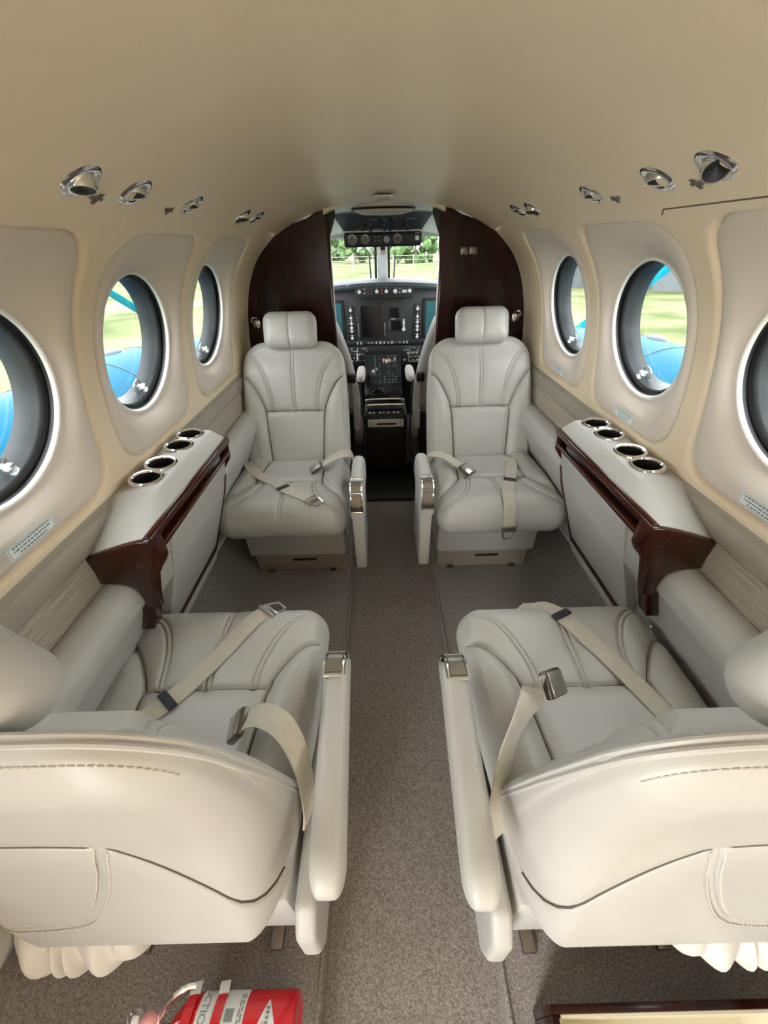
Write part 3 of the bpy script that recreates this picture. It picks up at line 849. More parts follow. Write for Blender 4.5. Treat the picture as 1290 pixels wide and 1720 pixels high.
def seat(name_lab, cx, yj, rotz, sg, rec, arm, group, belts, front):
    t = thing('passenger_seat', name_lab, 'seat', (cx, yj, 0), rotz, group, local=True)
    # base
    yb0 = -0.265
    MB().prism([(yb0 + 0.02, 0.0), (0.10, 0.0), (0.10, 0.13), (yb0 + 0.004, 0.13)], 'x', -0.212, 0.212, 0.005).build('base', 'seat_base', t)
    MB().box((0.02, yb0 + 0.012, 0.078), (0.115, 0.014, 0.014), 0.005).build('slot_grip', 'black', t)
    MB().prism([(yb0 - 0.016, 0.122), (0.12, 0.122), (0.12, 0.335), (yb0 - 0.028, 0.335)], 'x', -0.226, 0.226, 0.012).build('skirt', 'leather_trim', t)
    for dx in (-0.15, 0.15):
        MB().box((dx, -0.06, 0.006), (0.03, 0.40, 0.014), 0.003).build('floor_rail', 'dark_steel', t)
    cu = link(MESH['cushion'], 'seat_cushion', t)
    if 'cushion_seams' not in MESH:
        MESH['cushion_seams'] = seam_shade_lines(CPAT.single, lambda x, w, e: cush_h(x, w, e) + 0.0016, cush_place, CW, C0, C1, 0.065).mesh('seam_shade_line', 'groove_shade')
    link(MESH['cushion_seams'], 'seam_shade_line', cu)['kind'] = 'stuff'
    bk = link(get_back(rec, sg), 'backrest', t)
    R = math.radians(rec)
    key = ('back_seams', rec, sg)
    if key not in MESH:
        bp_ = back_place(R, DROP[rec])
        mb = seam_shade_lines(BPAT.single, lambda x, w, e: (back_front if front else back_front_thin)(x, w, e) - 0.0016, bp_, BW - 0.016, B0, B1, 0.105)
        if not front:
            m2 = seam_shade_lines([rear_lines(sg)[0]], lambda x, w, e: back_rear(sg, False)(x, w, e) + 0.0115, bp_, BW, B0 - 0.3, B1, 0.105)
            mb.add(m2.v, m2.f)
        MESH[key] = mb.mesh('seam_shade_line', 'groove_shade')
    link(MESH[key], 'seam_shade_line', bk)['kind'] = 'stuff'
    hd = link(MESH['head'], 'headrest', t)
    hc = back_point(R, 0.0, 0.615 if front else 0.592, -0.040, DROP[rec])
    hd.location = hc + (Vector((0.028, 0, 0)) if (not front and sg < 0) else Vector((0, 0, 0))); hd.rotation_euler = (-R, 0, 0)
    # welt along the rear edge with its stitching
    seam, pocket = rear_lines(sg)
    if not front:
        nrm = Vector((0, math.cos(R), -math.sin(R)))
        fr = back_rear(sg, front)
        def onrear(P2, off):
            P2 = np.asarray(P2, float); out = []
            d = np.gradient(P2, axis=0); n2 = np.stack([-d[:, 1], d[:, 0]], -1); n2 /= np.linalg.norm(n2, axis=1)[:, None] + 1e-9
            Q = P2 + n2 * off
            keep = (np.abs(Q[:, 0]) < 0.262)
            Q = Q[keep]
            wc, hl = (B0 + B1) / 2, (B1 - B0) / 2
            r = np.where(Q[:, 1] > wc, 0.105, 0.05); H = back_hw(Q[:, 1])
            qx = np.abs(Q[:, 0]) - (H - r); qw = np.abs(Q[:, 1] - wc) - (hl - r)
            e = -(np.minimum(np.maximum(qx, qw), 0) + np.hypot(np.maximum(qx, 0), np.maximum(qw, 0)) - r)
            n = fr(Q[:, 0], Q[:, 1], np.maximum(e, 0))
            return back_place(R, DROP[rec])(Q[:, 0], Q[:, 1], n + 0.0003)
        mb = MB()
        for off in (-0.008, 0.008):
            mb2 = stitches(onrear(pocket, off), nrm); mb.add(mb2.v, mb2.f)
        # outline stitching along sides and top
        def outline(ins):
            H = lambda w: float(back_hw(np.array(w)))
            pts = [(-(H(w)) + ins, w) for w in np.linspace(0.03, B1 - 0.105, 18)]
            r = 0.105
            for a in np.linspace(PI, PI / 2, 14)[1:]: pts.append((-(H(0.5) - r) + (r - ins) * math.cos(a), B1 - r + (r - ins) * math.sin(a)))
            return np.array(pts + [(-x, w) for x, w in pts[::-1]])
        wl = outline(0.002)
        for nn_ in (0.001, 0.0085):
            MB().tube([Vector(p) for p in back_place(R, DROP[rec])(wl[:, 0], wl[:, 1], np.full(len(wl), nn_)).tolist()], 0.0034, 8).build('welt', 'leather', bk)
        for ins in (0.010,):
            ol = outline(ins); ol = ol[ol[:, 1] > B1 - 0.075]
            mb2 = stitches(onrear(ol, 0.0), nrm); mb.add(mb2.v, mb2.f)
        for xs in (-0.178, 0.178):
            i = int(np.argmin(np.abs(wl[:, 0] - xs) + (wl[:, 1] < 0.45))); wt = wl[i, 1]
            ee = np.array([0.050, 0.035, 0.022, 0.011, 0.004, 0.0])
            nn2 = back_front_thin(np.full(6, xs), wt - ee, ee)
            pts = [back_point(R, xs * (1 - 0.5 * e_), wt - e_, n_ - 0.0006, DROP[rec]) for e_, n_ in zip(ee, nn2)]
            MB().tube(cr(pts, 3), 0.0030, 8).build('shoulder_seam', 'leather', bk)
        st = mb.build('stitching', 'thread', bk, smooth=False); st['kind'] = 'stuff'
        st['label'] = 'pale thread stitched along the pocket and the top edge'
    # armrest
    ya, yb = arm
    zt = 0.595 if front else 0.575
    pad, x0, x1 = arm_meshes(sg, ya, yb, zt, slim=not front)
    ar = pad.build('armrest', 'leather', t, merge=1e-5, angle=50)
    xm = (x0 + x1) / 2
    if front:
        MB().prism([(ya + 0.03, 0.20), (yb - 0.03, 0.20), (yb - 0.03, 0.50), (ya + 0.022, 0.50)], 'x', xm - 0.022, xm + 0.022, 0.010, 3).build('arm_panel', 'leather_trim', ar)
    else:
        xp = sg * 0.258
        MB().prism([(-0.20, 0.12), (0.150, 0.12), (0.168, 0.18), (0.165, 0.28), (0.13, 0.33), (-0.20, 0.34)], 'x', xp - 0.020, xp + 0.020, 0.012, 3).build('arm_panel', 'leather_trim', ar)
    # latch: a chrome frame wrapping over the armrest's front end
    lp = cr([(ya + 0.092, zt + 0.003), (ya + 0.050, zt + 0.001), (ya + 0.018, zt - 0.026), (ya + 0.002, zt - 0.060), (ya + 0.000, zt - 0.088)], 6)
    L3 = lambda x, p, o=0.0: Vector((x, p[0] - o * 0.7, p[1] + o * 0.7))
    lf = MB()
    for dx in (-0.0205, 0.0205): lf.tube([L3(xm + dx, p) for p in lp], 0.0036, 8)
    for i in (0, 11, len(lp) - 1): lf.tube([L3(xm - 0.0205, lp[i]), L3(xm + 0.0205, lp[i])], 0.0036, 8)
    lfo = lf.build('latch_frame', 'chrome', ar)
    MB().ribbon([L3(xm, p, 0.001) for p in lp[1:11]], (1, 0, 0), 0.032, 0.003).build('latch_lever', 'steel', lfo)
    MB().ribbon([L3(xm, p, 0.0005) for p in lp[12:-1]], (1, 0, 0), 0.034, 0.003).build('latch_recess', 'dark_steel', lfo)
    # belts
    for b in belts: b(t)
    SEATS.append(t)
    return t

def on_cush(pts, lift=0.004):
    P = cr(np.array(pts, float), 8)
    z = cushion_z(P[:, 0], P[:, 1]) + lift
    # keep straps taut over small dips
    zz = z.copy()
    for _ in range(6): zz[1:-1] = np.maximum(zz[1:-1], (zz[:-2] + zz[2:]) / 2)
    return [Vector((p[0], p[1], h)) for p, h in zip(P, zz)]
def strap_side(pts):
    out = []
    for i in range(len(pts)):
        t = pts[min(i + 1, len(pts) - 1)] - pts[max(i - 1, 0)]
        t.z = 0
        if t.length < 1e-5: out.append(out[-1] if out else Vector((1, 0, 0)))
        else: out.append(t.cross(Vector((0, 0, 1))).normalized())
    return out
def frame_of(p, d, up=Vector((0, 0, 1))):
    """Rotation whose y runs along d, z near up."""
    y = d.normalized(); x = y.cross(up).normalized(); z = x.cross(y)
    return Matrix((x, y, z)).transposed()
def tongue(parent, p, d, up):
    R3 = frame_of(p, d, up)
    mb = MB()
    mb.box(p + R3 @ Vector((0, 0.008, 0.003)), (0.056, 0.016, 0.006), 0.002, R3)
    for a, b in (((-0.026, 0.014, 0.003), (-0.016, 0.048, 0.003)), ((0.026, 0.014, 0.003), (0.016, 0.048, 0.003)), ((-0.016, 0.048, 0.003), (0.016, 0.048, 0.003))):
        mb.tube([p + R3 @ Vector(a), p + R3 @ Vector(b)], 0.0034, 8)
    mb.box(p + R3 @ Vector((0, -0.006, 0.004)), (0.060, 0.010, 0.010), 0.003, R3)
    mb.build('tongue', 'steel', parent, org=(0, 0, 0))
def buckle(parent, p, d, up, size=1.0):
    R3 = frame_of(p, d, up)
    mb = MB().box(p + R3 @ Vector((0, 0.028, 0.006)) * size, Vector((0.052, 0.060, 0.014)) * size, 0.003, R3)
    b = mb.build('buckle', 'dark_steel', parent, org=(0, 0, 0))
    MB().box(p + R3 @ Vector((0, 0.030, 0.0145)) * size, Vector((0.046, 0.050, 0.005)) * size, 0.002, R3).build('buckle_lid', 'steel', b, org=(0, 0, 0))
def belt(pts3, sides, end, black_at=None, up=None, w=0.046):
    """A strap with its fitting at the end; black_at = index share of the webbing adjuster."""
    def f(t):
        b = MB().ribbon(pts3, sides, w, 0.003).build('lap_belt', 'webbing', t, org=(0, 0, 0))
        d = pts3[-1] - pts3[-2]
        U = up or Vector((0, 0, 1))
        if end == 'tongue': tongue(b, pts3[-1], d, U)
        elif end == 'buckle': buckle(b, pts3[-1], d, U)
        if black_at is not None:
            i = int(black_at * (len(pts3) - 1)); dd = pts3[i + 1] - pts3[i]
            R3 = frame_of(pts3[i], dd, Vector((0, 0, 1)))
            MB().box(pts3[i] + R3 @ Vector((0, 0, 0.004)), (w + 0.006, 0.020, 0.008), 0.002, R3).build('adjuster', 'webbing_black', b, org=(0, 0, 0))
    return f

# seat positions: centre x, fold y
SEATS = []
FL = (-0.440, 1.645); FR = (0.432, 1.645); RL = (-0.455, 0.290); RR = (0.415, 0.275)
def loc_f(c, pts): return [(x - c[0], y - c[1]) for x, y in pts]
def loc_r(c, pts): return [(-(x - c[0]), -(y - c[1])) for x, y in pts]

# front left: long strap slanting in from the wall, short buckle strap from the aisle
pA = on_cush(loc_f(FL, [(-0.66, 1.60), (-0.60, 1.50), (-0.50, 1.42), (-0.44, 1.35), (-0.37, 1.29), (-0.315, 1.25)]))
pB = [Vector(p) for p in cr([(0.268, 0.0, 0.47), (0.255, -0.04, 0.525), (0.215, -0.085, 0.542), (0.165, -0.11, 0.530), (0.135, -0.12, 0.512)], 6)]
seat('grey leather seat facing aft, on the left in front of the mahogany bulkhead', FL[0], FL[1], 0, 1, 25, (-0.49, -0.175), 'front pair of passenger seats',
     [belt(pA, strap_side(pA), 'tongue', 0.58), belt(pB, [Vector((0, 1, 0.15))] * len(pB), 'buckle')], True)
# front right: strap straight over the cushion's front edge
pA = on_cush(loc_f(FR, [(0.552, 1.60), (0.540, 1.52), (0.50, 1.40), (0.462, 1.30), (0.447, 1.25)]))
pe = pA[-1]
pA = pA + [Vector((0.012, -0.435, pe.z - 0.012)), Vector((0.012, -0.460, pe.z - 0.050)), Vector((0.013, -0.4675, pe.z - 0.085)), Vector((0.014, -0.468, pe.z - 0.105))]
sd = [Vector((1, 0, 0))] * len(pA)
pB = [Vector(p) for p in cr([(-0.268, -0.02, 0.47), (-0.250, -0.06, 0.520), (-0.205, -0.10, 0.535), (-0.15, -0.14, 0.520), (-0.125, -0.165, 0.508)], 6)]
seat('grey leather seat facing aft, on the right, belt hanging over its front edge', FR[0], FR[1], 0, -1, 25, (-0.48, -0.165), 'front pair of passenger seats',
     [belt(pA, sd, 'tongue', 0.50, Vector((0, -1, 0.3))), belt(pB, [Vector((0.35, 1, 0.1))] * len(pB), 'buckle')], True)
# rear left (faces forward)
pA = on_cush(loc_r(RL, [(-0.64, 0.30), (-0.585, 0.40), (-0.524, 0.465), (-0.46, 0.552), (-0.385, 0.672), (-0.358, 0.705)]))
pB = [Vector(p) for p in cr([(-0.260, 0.020, 0.41), (-0.264, 0.0, 0.46), (-0.256, -0.03, 0.545), (-0.225, -0.065, 0.590), (-0.180, -0.090, 0.585), (-0.150, -0.096, 0.565), (-0.140, -0.097, 0.552)], 6)]
seat('nearest left seat facing forward, seen from behind, diagonal belt across its cushion', RL[0], RL[1], PI, -1, 15, (-0.265, 0.155), 'rear pair of passenger seats',
     [belt(pA, strap_side(pA), 'tongue', 0.42), belt(pB, [Vector((0.25, 1, 0.0))] * len(pB), 'buckle', None, Vector((0.1, 0.1, 1)))], False)
# rear right
pA = on_cush(loc_r(RR, [(0.585, 0.32), (0.548, 0.405), (0.504, 0.508), (0.440, 0.627), (0.408, 0.690), (0.372, 0.722)]))
pe = pA[-1]; pd = (pA[-1] - pA[-3]); pd.z = 0; pd.normalize()
pA = pA + [pe + pd * 0.03 + Vector((0, 0, -0.022)), pe + pd * 0.045 + Vector((0, 0, -0.06)), pe + pd * 0.05 + Vector((0, 0, -0.11))]
sd = strap_side(pA[:-3]); sd = sd + [sd[-1]] * 3
pB = [Vector(p) for p in cr([(0.260, 0.040, 0.40), (0.258, 0.015, 0.45), (0.240, -0.04, 0.53), (0.205, -0.09, 0.575), (0.165, -0.135, 0.590), (0.142, -0.150, 0.580)], 6)]
seat('nearest right seat facing forward, seen from behind, upright buckle on its aisle side', RR[0], RR[1], PI, 1, 15, (-0.265, 0.155), 'rear pair of passenger seats',
     [belt(pA, sd, 'none', 0.66), belt(pB, [Vector((-0.75, -0.65, 0.1))] * len(pB), 'buckle', None, Vector((-0.6, 0.3, 0.6)))], False)

# gathered leather boots under the rear seat backs: part of each seat
def boot(t, sg, drop):
    xs = np.linspace(0.0, 0.235, 120); rows = []
    for k in np.linspace(0, 1, 16):
        row = []
        for x in xs:
            ph = x * 150 + 1.9 * math.sin(x * 41) + 0.8 * math.sin(x * 83)
            end = min(1, x / 0.06) ** 0.6
            y = 0.115 + 0.070 * math.sin(PI * (0.12 + 0.80 * k)) * end + 0.010 * math.sin(ph + 2.2 * k) * (0.3 + 0.7 * math.sin(PI * k))
            z = 0.335 - drop * k * (0.5 + 0.5 * end) + 0.006 * math.sin(ph * 0.55 + 1) * k
            row.append((-sg * (0.020 + x), y, z))
        rows.append(row)
    MB().grid(np.array(rows)).build('gathered_boot', 'leather_white', t, angle=80)
boot(SEATS[2], -1, 0.175)
boot(SEATS[3], 1, 0.115)

# ================================================================== CONSOLES
CUP_Y = [0.858, 0.938, 1.052, 1.135]
def console(side):
    word = 'left' if side < 0 else 'right'
    t = thing('table_console', 'grey leather and mahogany console with four cup holders under the %s windows' % word, 'console', (side * 0.62, 0.90, 0.34), group='side wall consoles')
    sx = lambda P: [(side * x, y, z) for x, y, z in P]
    y0, y1 = 0.652, 1.172
    # leather top: flat behind, sloping down to the near end; chamfer towards the aisle
    def sec(y):
        k = max(0.0, (0.80 - y) / (0.80 - 0.652)) if y < 0.80 else 0.0
        A = [(0.700, 0.804), (0.694, 0.824), (0.640, 0.833), (0.591, 0.833), (0.583, 0.830), (0.549, 0.807), (0.545, 0.803), (0.545, 0.791)]
        B = [(0.700, 0.742), (0.694, 0.760), (0.640, 0.779), (0.585, 0.796), (0.572, 0.799), (0.549, 0.804), (0.545, 0.801), (0.545, 0.789)]
        return [(a[0] + (b[0] - a[0]) * k, a[1] + (b[1] - a[1]) * k) for a, b in zip(A, B)]
    ys = [y0, y0 + 0.004, 0.68, 0.72, 0.76, 0.792, 0.80, 0.808] + list(np.linspace(0.83, y1, 12))
    top = MB().grid(np.array([[(side * x, y, z) for x, z in sec(y)] for y in ys]))
    s0 = sec(y1); top.add([(side * x, y1, z) for x, z in s0], [tuple(range(len(s0)))])
    s0 = sec(y0); top.add([(side * x, y0, z) for x, z in s0], [tuple(range(len(s0)))[::-1]])
    top = top.build('console_top', 'leather_trim', t, merge=1e-5, angle=28)
    cut = MB()
    for y in CUP_Y: cut.lathe([(0.036, -0.1), (0.036, 0.1)], Matrix.Translation((side * 0.636, y, 0.83)), 40)
    co = cut.build('cutter', 'black', t)
    md = top.modifiers.new('holes', 'BOOLEAN'); md.operation = 'DIFFERENCE'; md.object = co; md.solver = 'EXACT'
    bpy.context.view_layer.update()
    me2 = bpy.data.meshes.new_from_object(top.evaluated_get(bpy.context.evaluated_depsgraph_get()))
    top.modifiers.clear(); top.data = me2
    bpy.data.objects.remove(co)
    # body panel, leaning outwards towards the floor
    pan = [(0.560, 0.745), (0.566, 0.715), (0.600, 0.600), (0.693, 0.36), (0.72, 0.36), (0.72, 0.745)]
    MB().prism([(side * x, z) for x, z in pan], 'y', 0.756, y1, 0.002).build('side_panel', 'leather_trim', t)
    MB().prism([(side * x, z) for x, z in [(0.688, 0.366), (0.698, 0.335), (0.72, 0.335), (0.72, 0.366)]], 'y', 0.756, 1.172, 0.001).build('lower_stripe', 'mahogany_fine', t)
    MB().prism([(side * x, z) for x, z in [(0.699, 0.337), (0.714, 0.285), (0.73, 0.285), (0.73, 0.337)]], 'y', 0.756, 1.172, 0.001).build('kick_strip', 'leather_trim', t)
    # mahogany rail with the table slot
    rail = MB()
    rail.prism([(side * x, z) for x, z in [(0.537, 0.803), (0.543, 0.808), (0.5545, 0.8055), (0.5545, 0.784), (0.540, 0.784), (0.536, 0.790)]], 'y', y0 - 0.004, y1 + 0.006, 0.0025)
    rail.build('slot_rail', 'mahogany_fine', t)
    MB().box((side * 0.585, (y0 + y1) / 2 + 0.01, 0.765), (0.05, y1 - y0 - 0.06, 0.045)).build('slot_back', 'black_gloss', t)
    MB().prism([(side * x, z) for x, z in [(0.541, 0.757), (0.548, 0.761), (0.60, 0.761), (0.60, 0.735), (0.556, 0.735), (0.544, 0.746)]], 'y', y0 + 0.02, y1, 0.0025).build('slot_lip', 'mahogany_fine', t)
    # near end cap
    cap = cr([(0.612, 0.640), (0.620, 0.664), (0.640, 0.677), (0.670, 0.681)], 5)
    poly = [(0.537, 0.801), (0.565, 0.799), (0.60, 0.790), (0.700, 0.756), (0.700, 0.681)] + [tuple(p) for p in cap[::-1]] + [(0.612, 0.60), (0.580, 0.60), (0.566, 0.70), (0.545, 0.712), (0.536, 0.735)]
    MB().prism([(side * x, z) for x, z in poly], 'y', 0.640, 0.656, 0.003).build('end_cap', 'mahogany_fine', t)
    MB().prism([(side * x, z) for x, z in [(0.536, 0.803), (0.556, 0.801), (0.58, 0.76), (0.60, 0.70), (0.566, 0.70), (0.548, 0.712), (0.536, 0.735)]], 'y', 0.644, 0.688, 0.004).build('corner_block', 'mahogany_fine', t)
    MB().prism([(side * x, z) for x, z in [(0.563, 0.715), (0.64, 0.715), (0.664, 0.512), (0.630, 0.512), (0.597, 0.60)]], 'y', 0.646, 0.684, 0.003).build('post', 'mahogany_fine', t)
    # far end trim
    MB().prism([(side * x, z) for x, z in [(0.541, 0.803), (0.60, 0.803), (0.60, 0.70), (0.570, 0.70), (0.545, 0.735)]], 'y', y1 - 0.012, y1 + 0.006, 0.003).build('corner_block', 'mahogany_fine', t)
    MB().prism([(side * x, z) for x, z in [(0.577, 0.672), (0.64, 0.672), (0.72, 0.36), (0.690, 0.36), (0.597, 0.60)]], 'y', y1 - 0.010, y1 + 0.006, 0.002).build('post', 'mahogany_fine', t)
    for y in CUP_Y:
        M = Matrix.Translation((side * 0.636, y, 0.8325)) @ Matrix.Rotation(-side * math.radians(4), 4, 'Y')
        c = MB().lathe([(0.0315, 0.004), (0.0335, 0.0075), (0.0375, 0.0085), (0.041, 0.006), (0.0425, 0.0), (0.0425, -0.004)], M, 40, close=False).build('cup_holder_rim', 'chrome', t)
        MB().lathe([(0.0325, 0.006), (0.031, -0.07), (0.0, -0.07)], M, 32, close=False).build('cup_well', 'black', c)
    return t
for s in (-1, 1): console(s)

# ================================================================== OVERHEAD LIGHTS AND AIR VENTS
def gasper(side, y, kind, label, scale=1.0, ds=0.0, tilt=None):
    s = s_of_z(1.389) + ds
    p = Vector(surf(y, s, 0.0, side)); q = Vector(surf(y, s, 1.0, side)); n = (p - q).normalized()    # n points into the cabin
    t = thing('overhead_vent' if kind == 'vent' else 'reading_light', label, 'air vent' if kind == 'vent' else 'lamp', tuple(p), group='overhead vents and reading lights')
    scale *= 0.92
    M = Matrix.Translation(p) @ n.to_track_quat('Z', 'Y').to_matrix().to_4x4() @ Matrix.Scale(scale, 4)
    MB().lathe([(0.019, -0.006), (0.0215, 0.002), (0.026, 0.0042), (0.031, 0.0035), (0.0355, 0.0), (0.036, -0.004)], M, 36, close=False).build('bezel', 'chrome', t)
    # the swivelling barrel looks straight down to the seats
    tilt = Vector(tilt or (-side * 0.10, -0.22, -1)).normalized()
    c = p + n * 0.002
    c = p - n * (0.002 if kind == 'lamp' else 0.004)
    M2 = Matrix.Translation(c) @ tilt.to_track_quat('Z', 'Y').to_matrix().to_4x4() @ Matrix.Scale(scale, 4)
    L = 0.014 if kind == 'lamp' else 0.009
    MB().lathe([(0.0205, -0.010), (0.0205, L * 0.5), (0.0190, L), (0.0165, L), (0.0155, L - 0.010)], M2, 32, close=False).build('barrel', 'chrome' if kind == 'lamp' else 'steel', t)
    MB().lathe([(0.0168, L - 0.0015), (0.0, L - 0.009)], M2, 24, close=False).build('aperture', 'black', t)
    return t
ORD = ['nearest', 'second', 'third', 'fourth', 'farthest']
KIND = ['lamp', 'vent', 'vent', 'lamp', 'vent']
for side, ylist in ((-1, [0.684, 0.826, 1.060, 1.440, 1.580]), (1, [0.694, 0.829, 1.066, 1.452, 1.576])):
    for i, y in enumerate(ylist):
        k = KIND[i]
        gasper(side, y, k, 'chrome overhead %s, %s of the five on the %s of the ceiling' % ('reading lamp' if k == 'lamp' else 'air outlet', ORD[i], 'left' if side < 0 else 'right'),
               1.0 if i < 2 else 0.94, 0.008 if i == 4 else 0.0, (-0.35, -0.75, -0.75) if (side, i) == (1, 0) else None)
# dark printed symbols beside the vents
def symbol(side, y, dz):
    s = s_of_z(1.376) + dz
    mb = MB()
    def pt(a, b): return surf(y + a * 0.015, s + b * 0.013, -0.0015, side)
    for quad in (((-1.2, 0.1), (-0.2, -0.35), (0.4, 0.1), (-0.9, 0.7)), ((-0.1, -0.8), (0.5, -0.9), (0.9, 0.9), (0.2, 0.8)), ((0.2, 0.2), (1.2, -0.3), (1.3, 0.2), (0.3, 0.7))):
        P = [pt(*q) for q in quad]; mb.add(P, [(0, 1, 2, 3)])
    mb.build('printed_symbol', 'print_mark', ceil, smooth=False)
for side, yl in ((-1, (0.742, 0.986, 1.455)), (1, (0.751, 0.994, 1.470))):
    for y in yl: symbol(side, y, 0.0)
# long panel groove above the nearest right window
MB().tube([surf(y, s_of_z(1.352) - (0.012 if i == 0 else 0.0), 0.0, 1) for i, y in enumerate([0.900, 0.885, 0.86, 0.7, 0.5, 0.3, 0.0])], 0.0016, 6).build('panel_groove', 'print_mark', wall_r)

# ================================================================== FLOOR ITEMS AFT
def wrap_text(body, size, cyl, name, m, parent, thick=0.0004):
    cu = bpy.data.curves.new('lettering', 'FONT'); cu.body = body; cu.size = size; cu.align_x = 'CENTER'
    o = bpy.data.objects.new('lettering', cu); COL.objects.link(o)
    dg = bpy.context.evaluated_depsgraph_get()
    me = bpy.data.meshes.new_from_object(o.evaluated_get(dg))
    bpy.data.objects.remove(o); bpy.data.curves.remove(cu)
    for v in me.vertices: v.co = Vector(cyl(v.co.x, v.co.y))
    me.materials.clear(); me.materials.append(MATS[m])
    ob = link(me, name, parent)
    og = ORG.get(parent.name, (0, 0, 0))
    for v in me.vertices: v.co -= Vector(og)
    return ob
def extinguisher():
    yc, zc, r = 0.034, 0.082, 0.056
    t = thing('fire_extinguisher', 'red fire extinguisher lying on the floor behind the left seat', 'extinguisher', (-0.35, yc, 0.0))
    M = Matrix.Translation((-0.226, yc, zc)) @ Matrix.Rotation(-PI / 2, 4, 'Y')
    body = MB().lathe([(0.0, 0.004), (0.046, 0.002), (0.050, 0.0), (0.054, 0.003), (r, 0.008), (r, 0.185), (0.053, 0.205), (0.044, 0.224), (0.030, 0.238), (0.018, 0.244), (0.016, 0.262)], M, 48).build('cylinder', 'red_paint', t)
    def cyl(x, ang, rr=r + 0.0006):     # ang 0 = top, positive towards the front (+y)
        return (x, yc + rr * math.sin(ang), zc + rr * math.cos(ang))
    mb = MB(); mb.grid(np.array([[cyl(x, a) for a in np.linspace(-1.3, 1.3, 24)] for x in np.linspace(-0.412, -0.322, 4)]))
    lab = mb.build('label_band', 'label_white', body)
    wrap_text('INSTRUCTIONS', 0.019, lambda a, b: cyl(-0.406 + b, -a / r + 0.95, r + 0.0011), 'lettering', 'print_grey', lab)
    mb = MB()
    for k, x in enumerate((-0.382, -0.374, -0.366, -0.334, -0.329)):
        a = 1.0
        while a > -0.8:
            L = random.uniform(0.08, 0.2)
            mb.grid(np.array([[cyl(xx, aa, r + 0.0012) for aa in (a, a - L)] for xx in (x, x + 0.003)])); a -= L + 0.06
    for a in (0.55, 0.05):
        mb.grid(np.array([[cyl(xx, aa, r + 0.0012) for aa in np.linspace(a, a - 0.30, 4)] for xx in (-0.358, -0.342)]))
    mb.build('small_print', 'print_grey', lab)
    mb = MB()
    rows = []
    for k in np.linspace(-1, 1, 15):
        h = 0.016 * (1 - abs(k))
        rows.append([cyl(-0.278 - h, 0.18 + k * 0.62), cyl(-0.278 + h, 0.18 + k * 0.62)])
    mb.grid(np.array(rows)); dia = mb.build('diamond_emblem', 'label_white', body)
    mb = MB()
    for k in range(7):
        a = 0.18 + (k - 3) * 0.115
        mb.grid(np.array([[cyl(x, aa, r + 0.0012) for aa in (a, a + 0.07)] for x in (-0.281, -0.2745)]))
    mb.build('emblem_print', 'print_grey', dia)
    mb = MB(); mb.grid(np.array([[cyl(x, aa, r + 0.0014) for aa in (0.10, 0.24)] for x in (-0.287, -0.282)])); mb.build('emblem_spot', 'pink', dia)
    # two bracket straps with white tips
    for x in (-0.428, -0.372):
        s = MB().ribbon([cyl(x, a, r + 0.003) for a in np.linspace(-1.5, 0.95, 20)], (1, 0, 0), 0.017, 0.003).build('bracket_strap', 'red_paint', t)
        MB().ribbon([cyl(x - 0.001 * i, 0.95 + 0.07 * i, r + 0.004 + 0.0015 * i) for i in range(6)], (1, 0, 0), 0.019, 0.004).build('strap_tip', 'knob_white', s)
    v = MB().lathe([(0.018, 0.258), (0.020, 0.262), (0.020, 0.30), (0.014, 0.304), (0.0, 0.304)], M, 20).build('valve', 'chrome', t)
    MB().tube(cr([(-0.50, yc + 0.01, zc + 0.015), (-0.47, yc + 0.04, zc + 0.05), (-0.44, yc + 0.055, zc + 0.062), (-0.425, yc + 0.058, zc + 0.055)], 6), 0.0055, 8).build('carry_handle', 'chrome', v)
    MB().ellipsoid((-0.505, yc + 0.018, zc + 0.03), (0.016, 0.014, 0.016)).build('safety_knob', 'pink', v)
    MB().tube(cr([(-0.52, yc + 0.0, zc + 0.02), (-0.545, yc + 0.012, zc + 0.022), (-0.555, yc + 0.028, zc + 0.012), (-0.54, yc + 0.032, zc + 0.0), (-0.525, yc + 0.02, zc + 0.01)], 6), 0.004, 8).build('pull_ring', 'chrome', v)
    MB().box((-0.53, yc + 0.02, zc + 0.03), (0.014, 0.012, 0.02), 0.003).build('gauge', 'knob_white', v)
    for x in (-0.30, -0.42): MB().box((x, yc, 0.012), (0.03, 0.09, 0.024), 0.003).build('bracket_foot', 'dark_steel', t)
extinguisher()

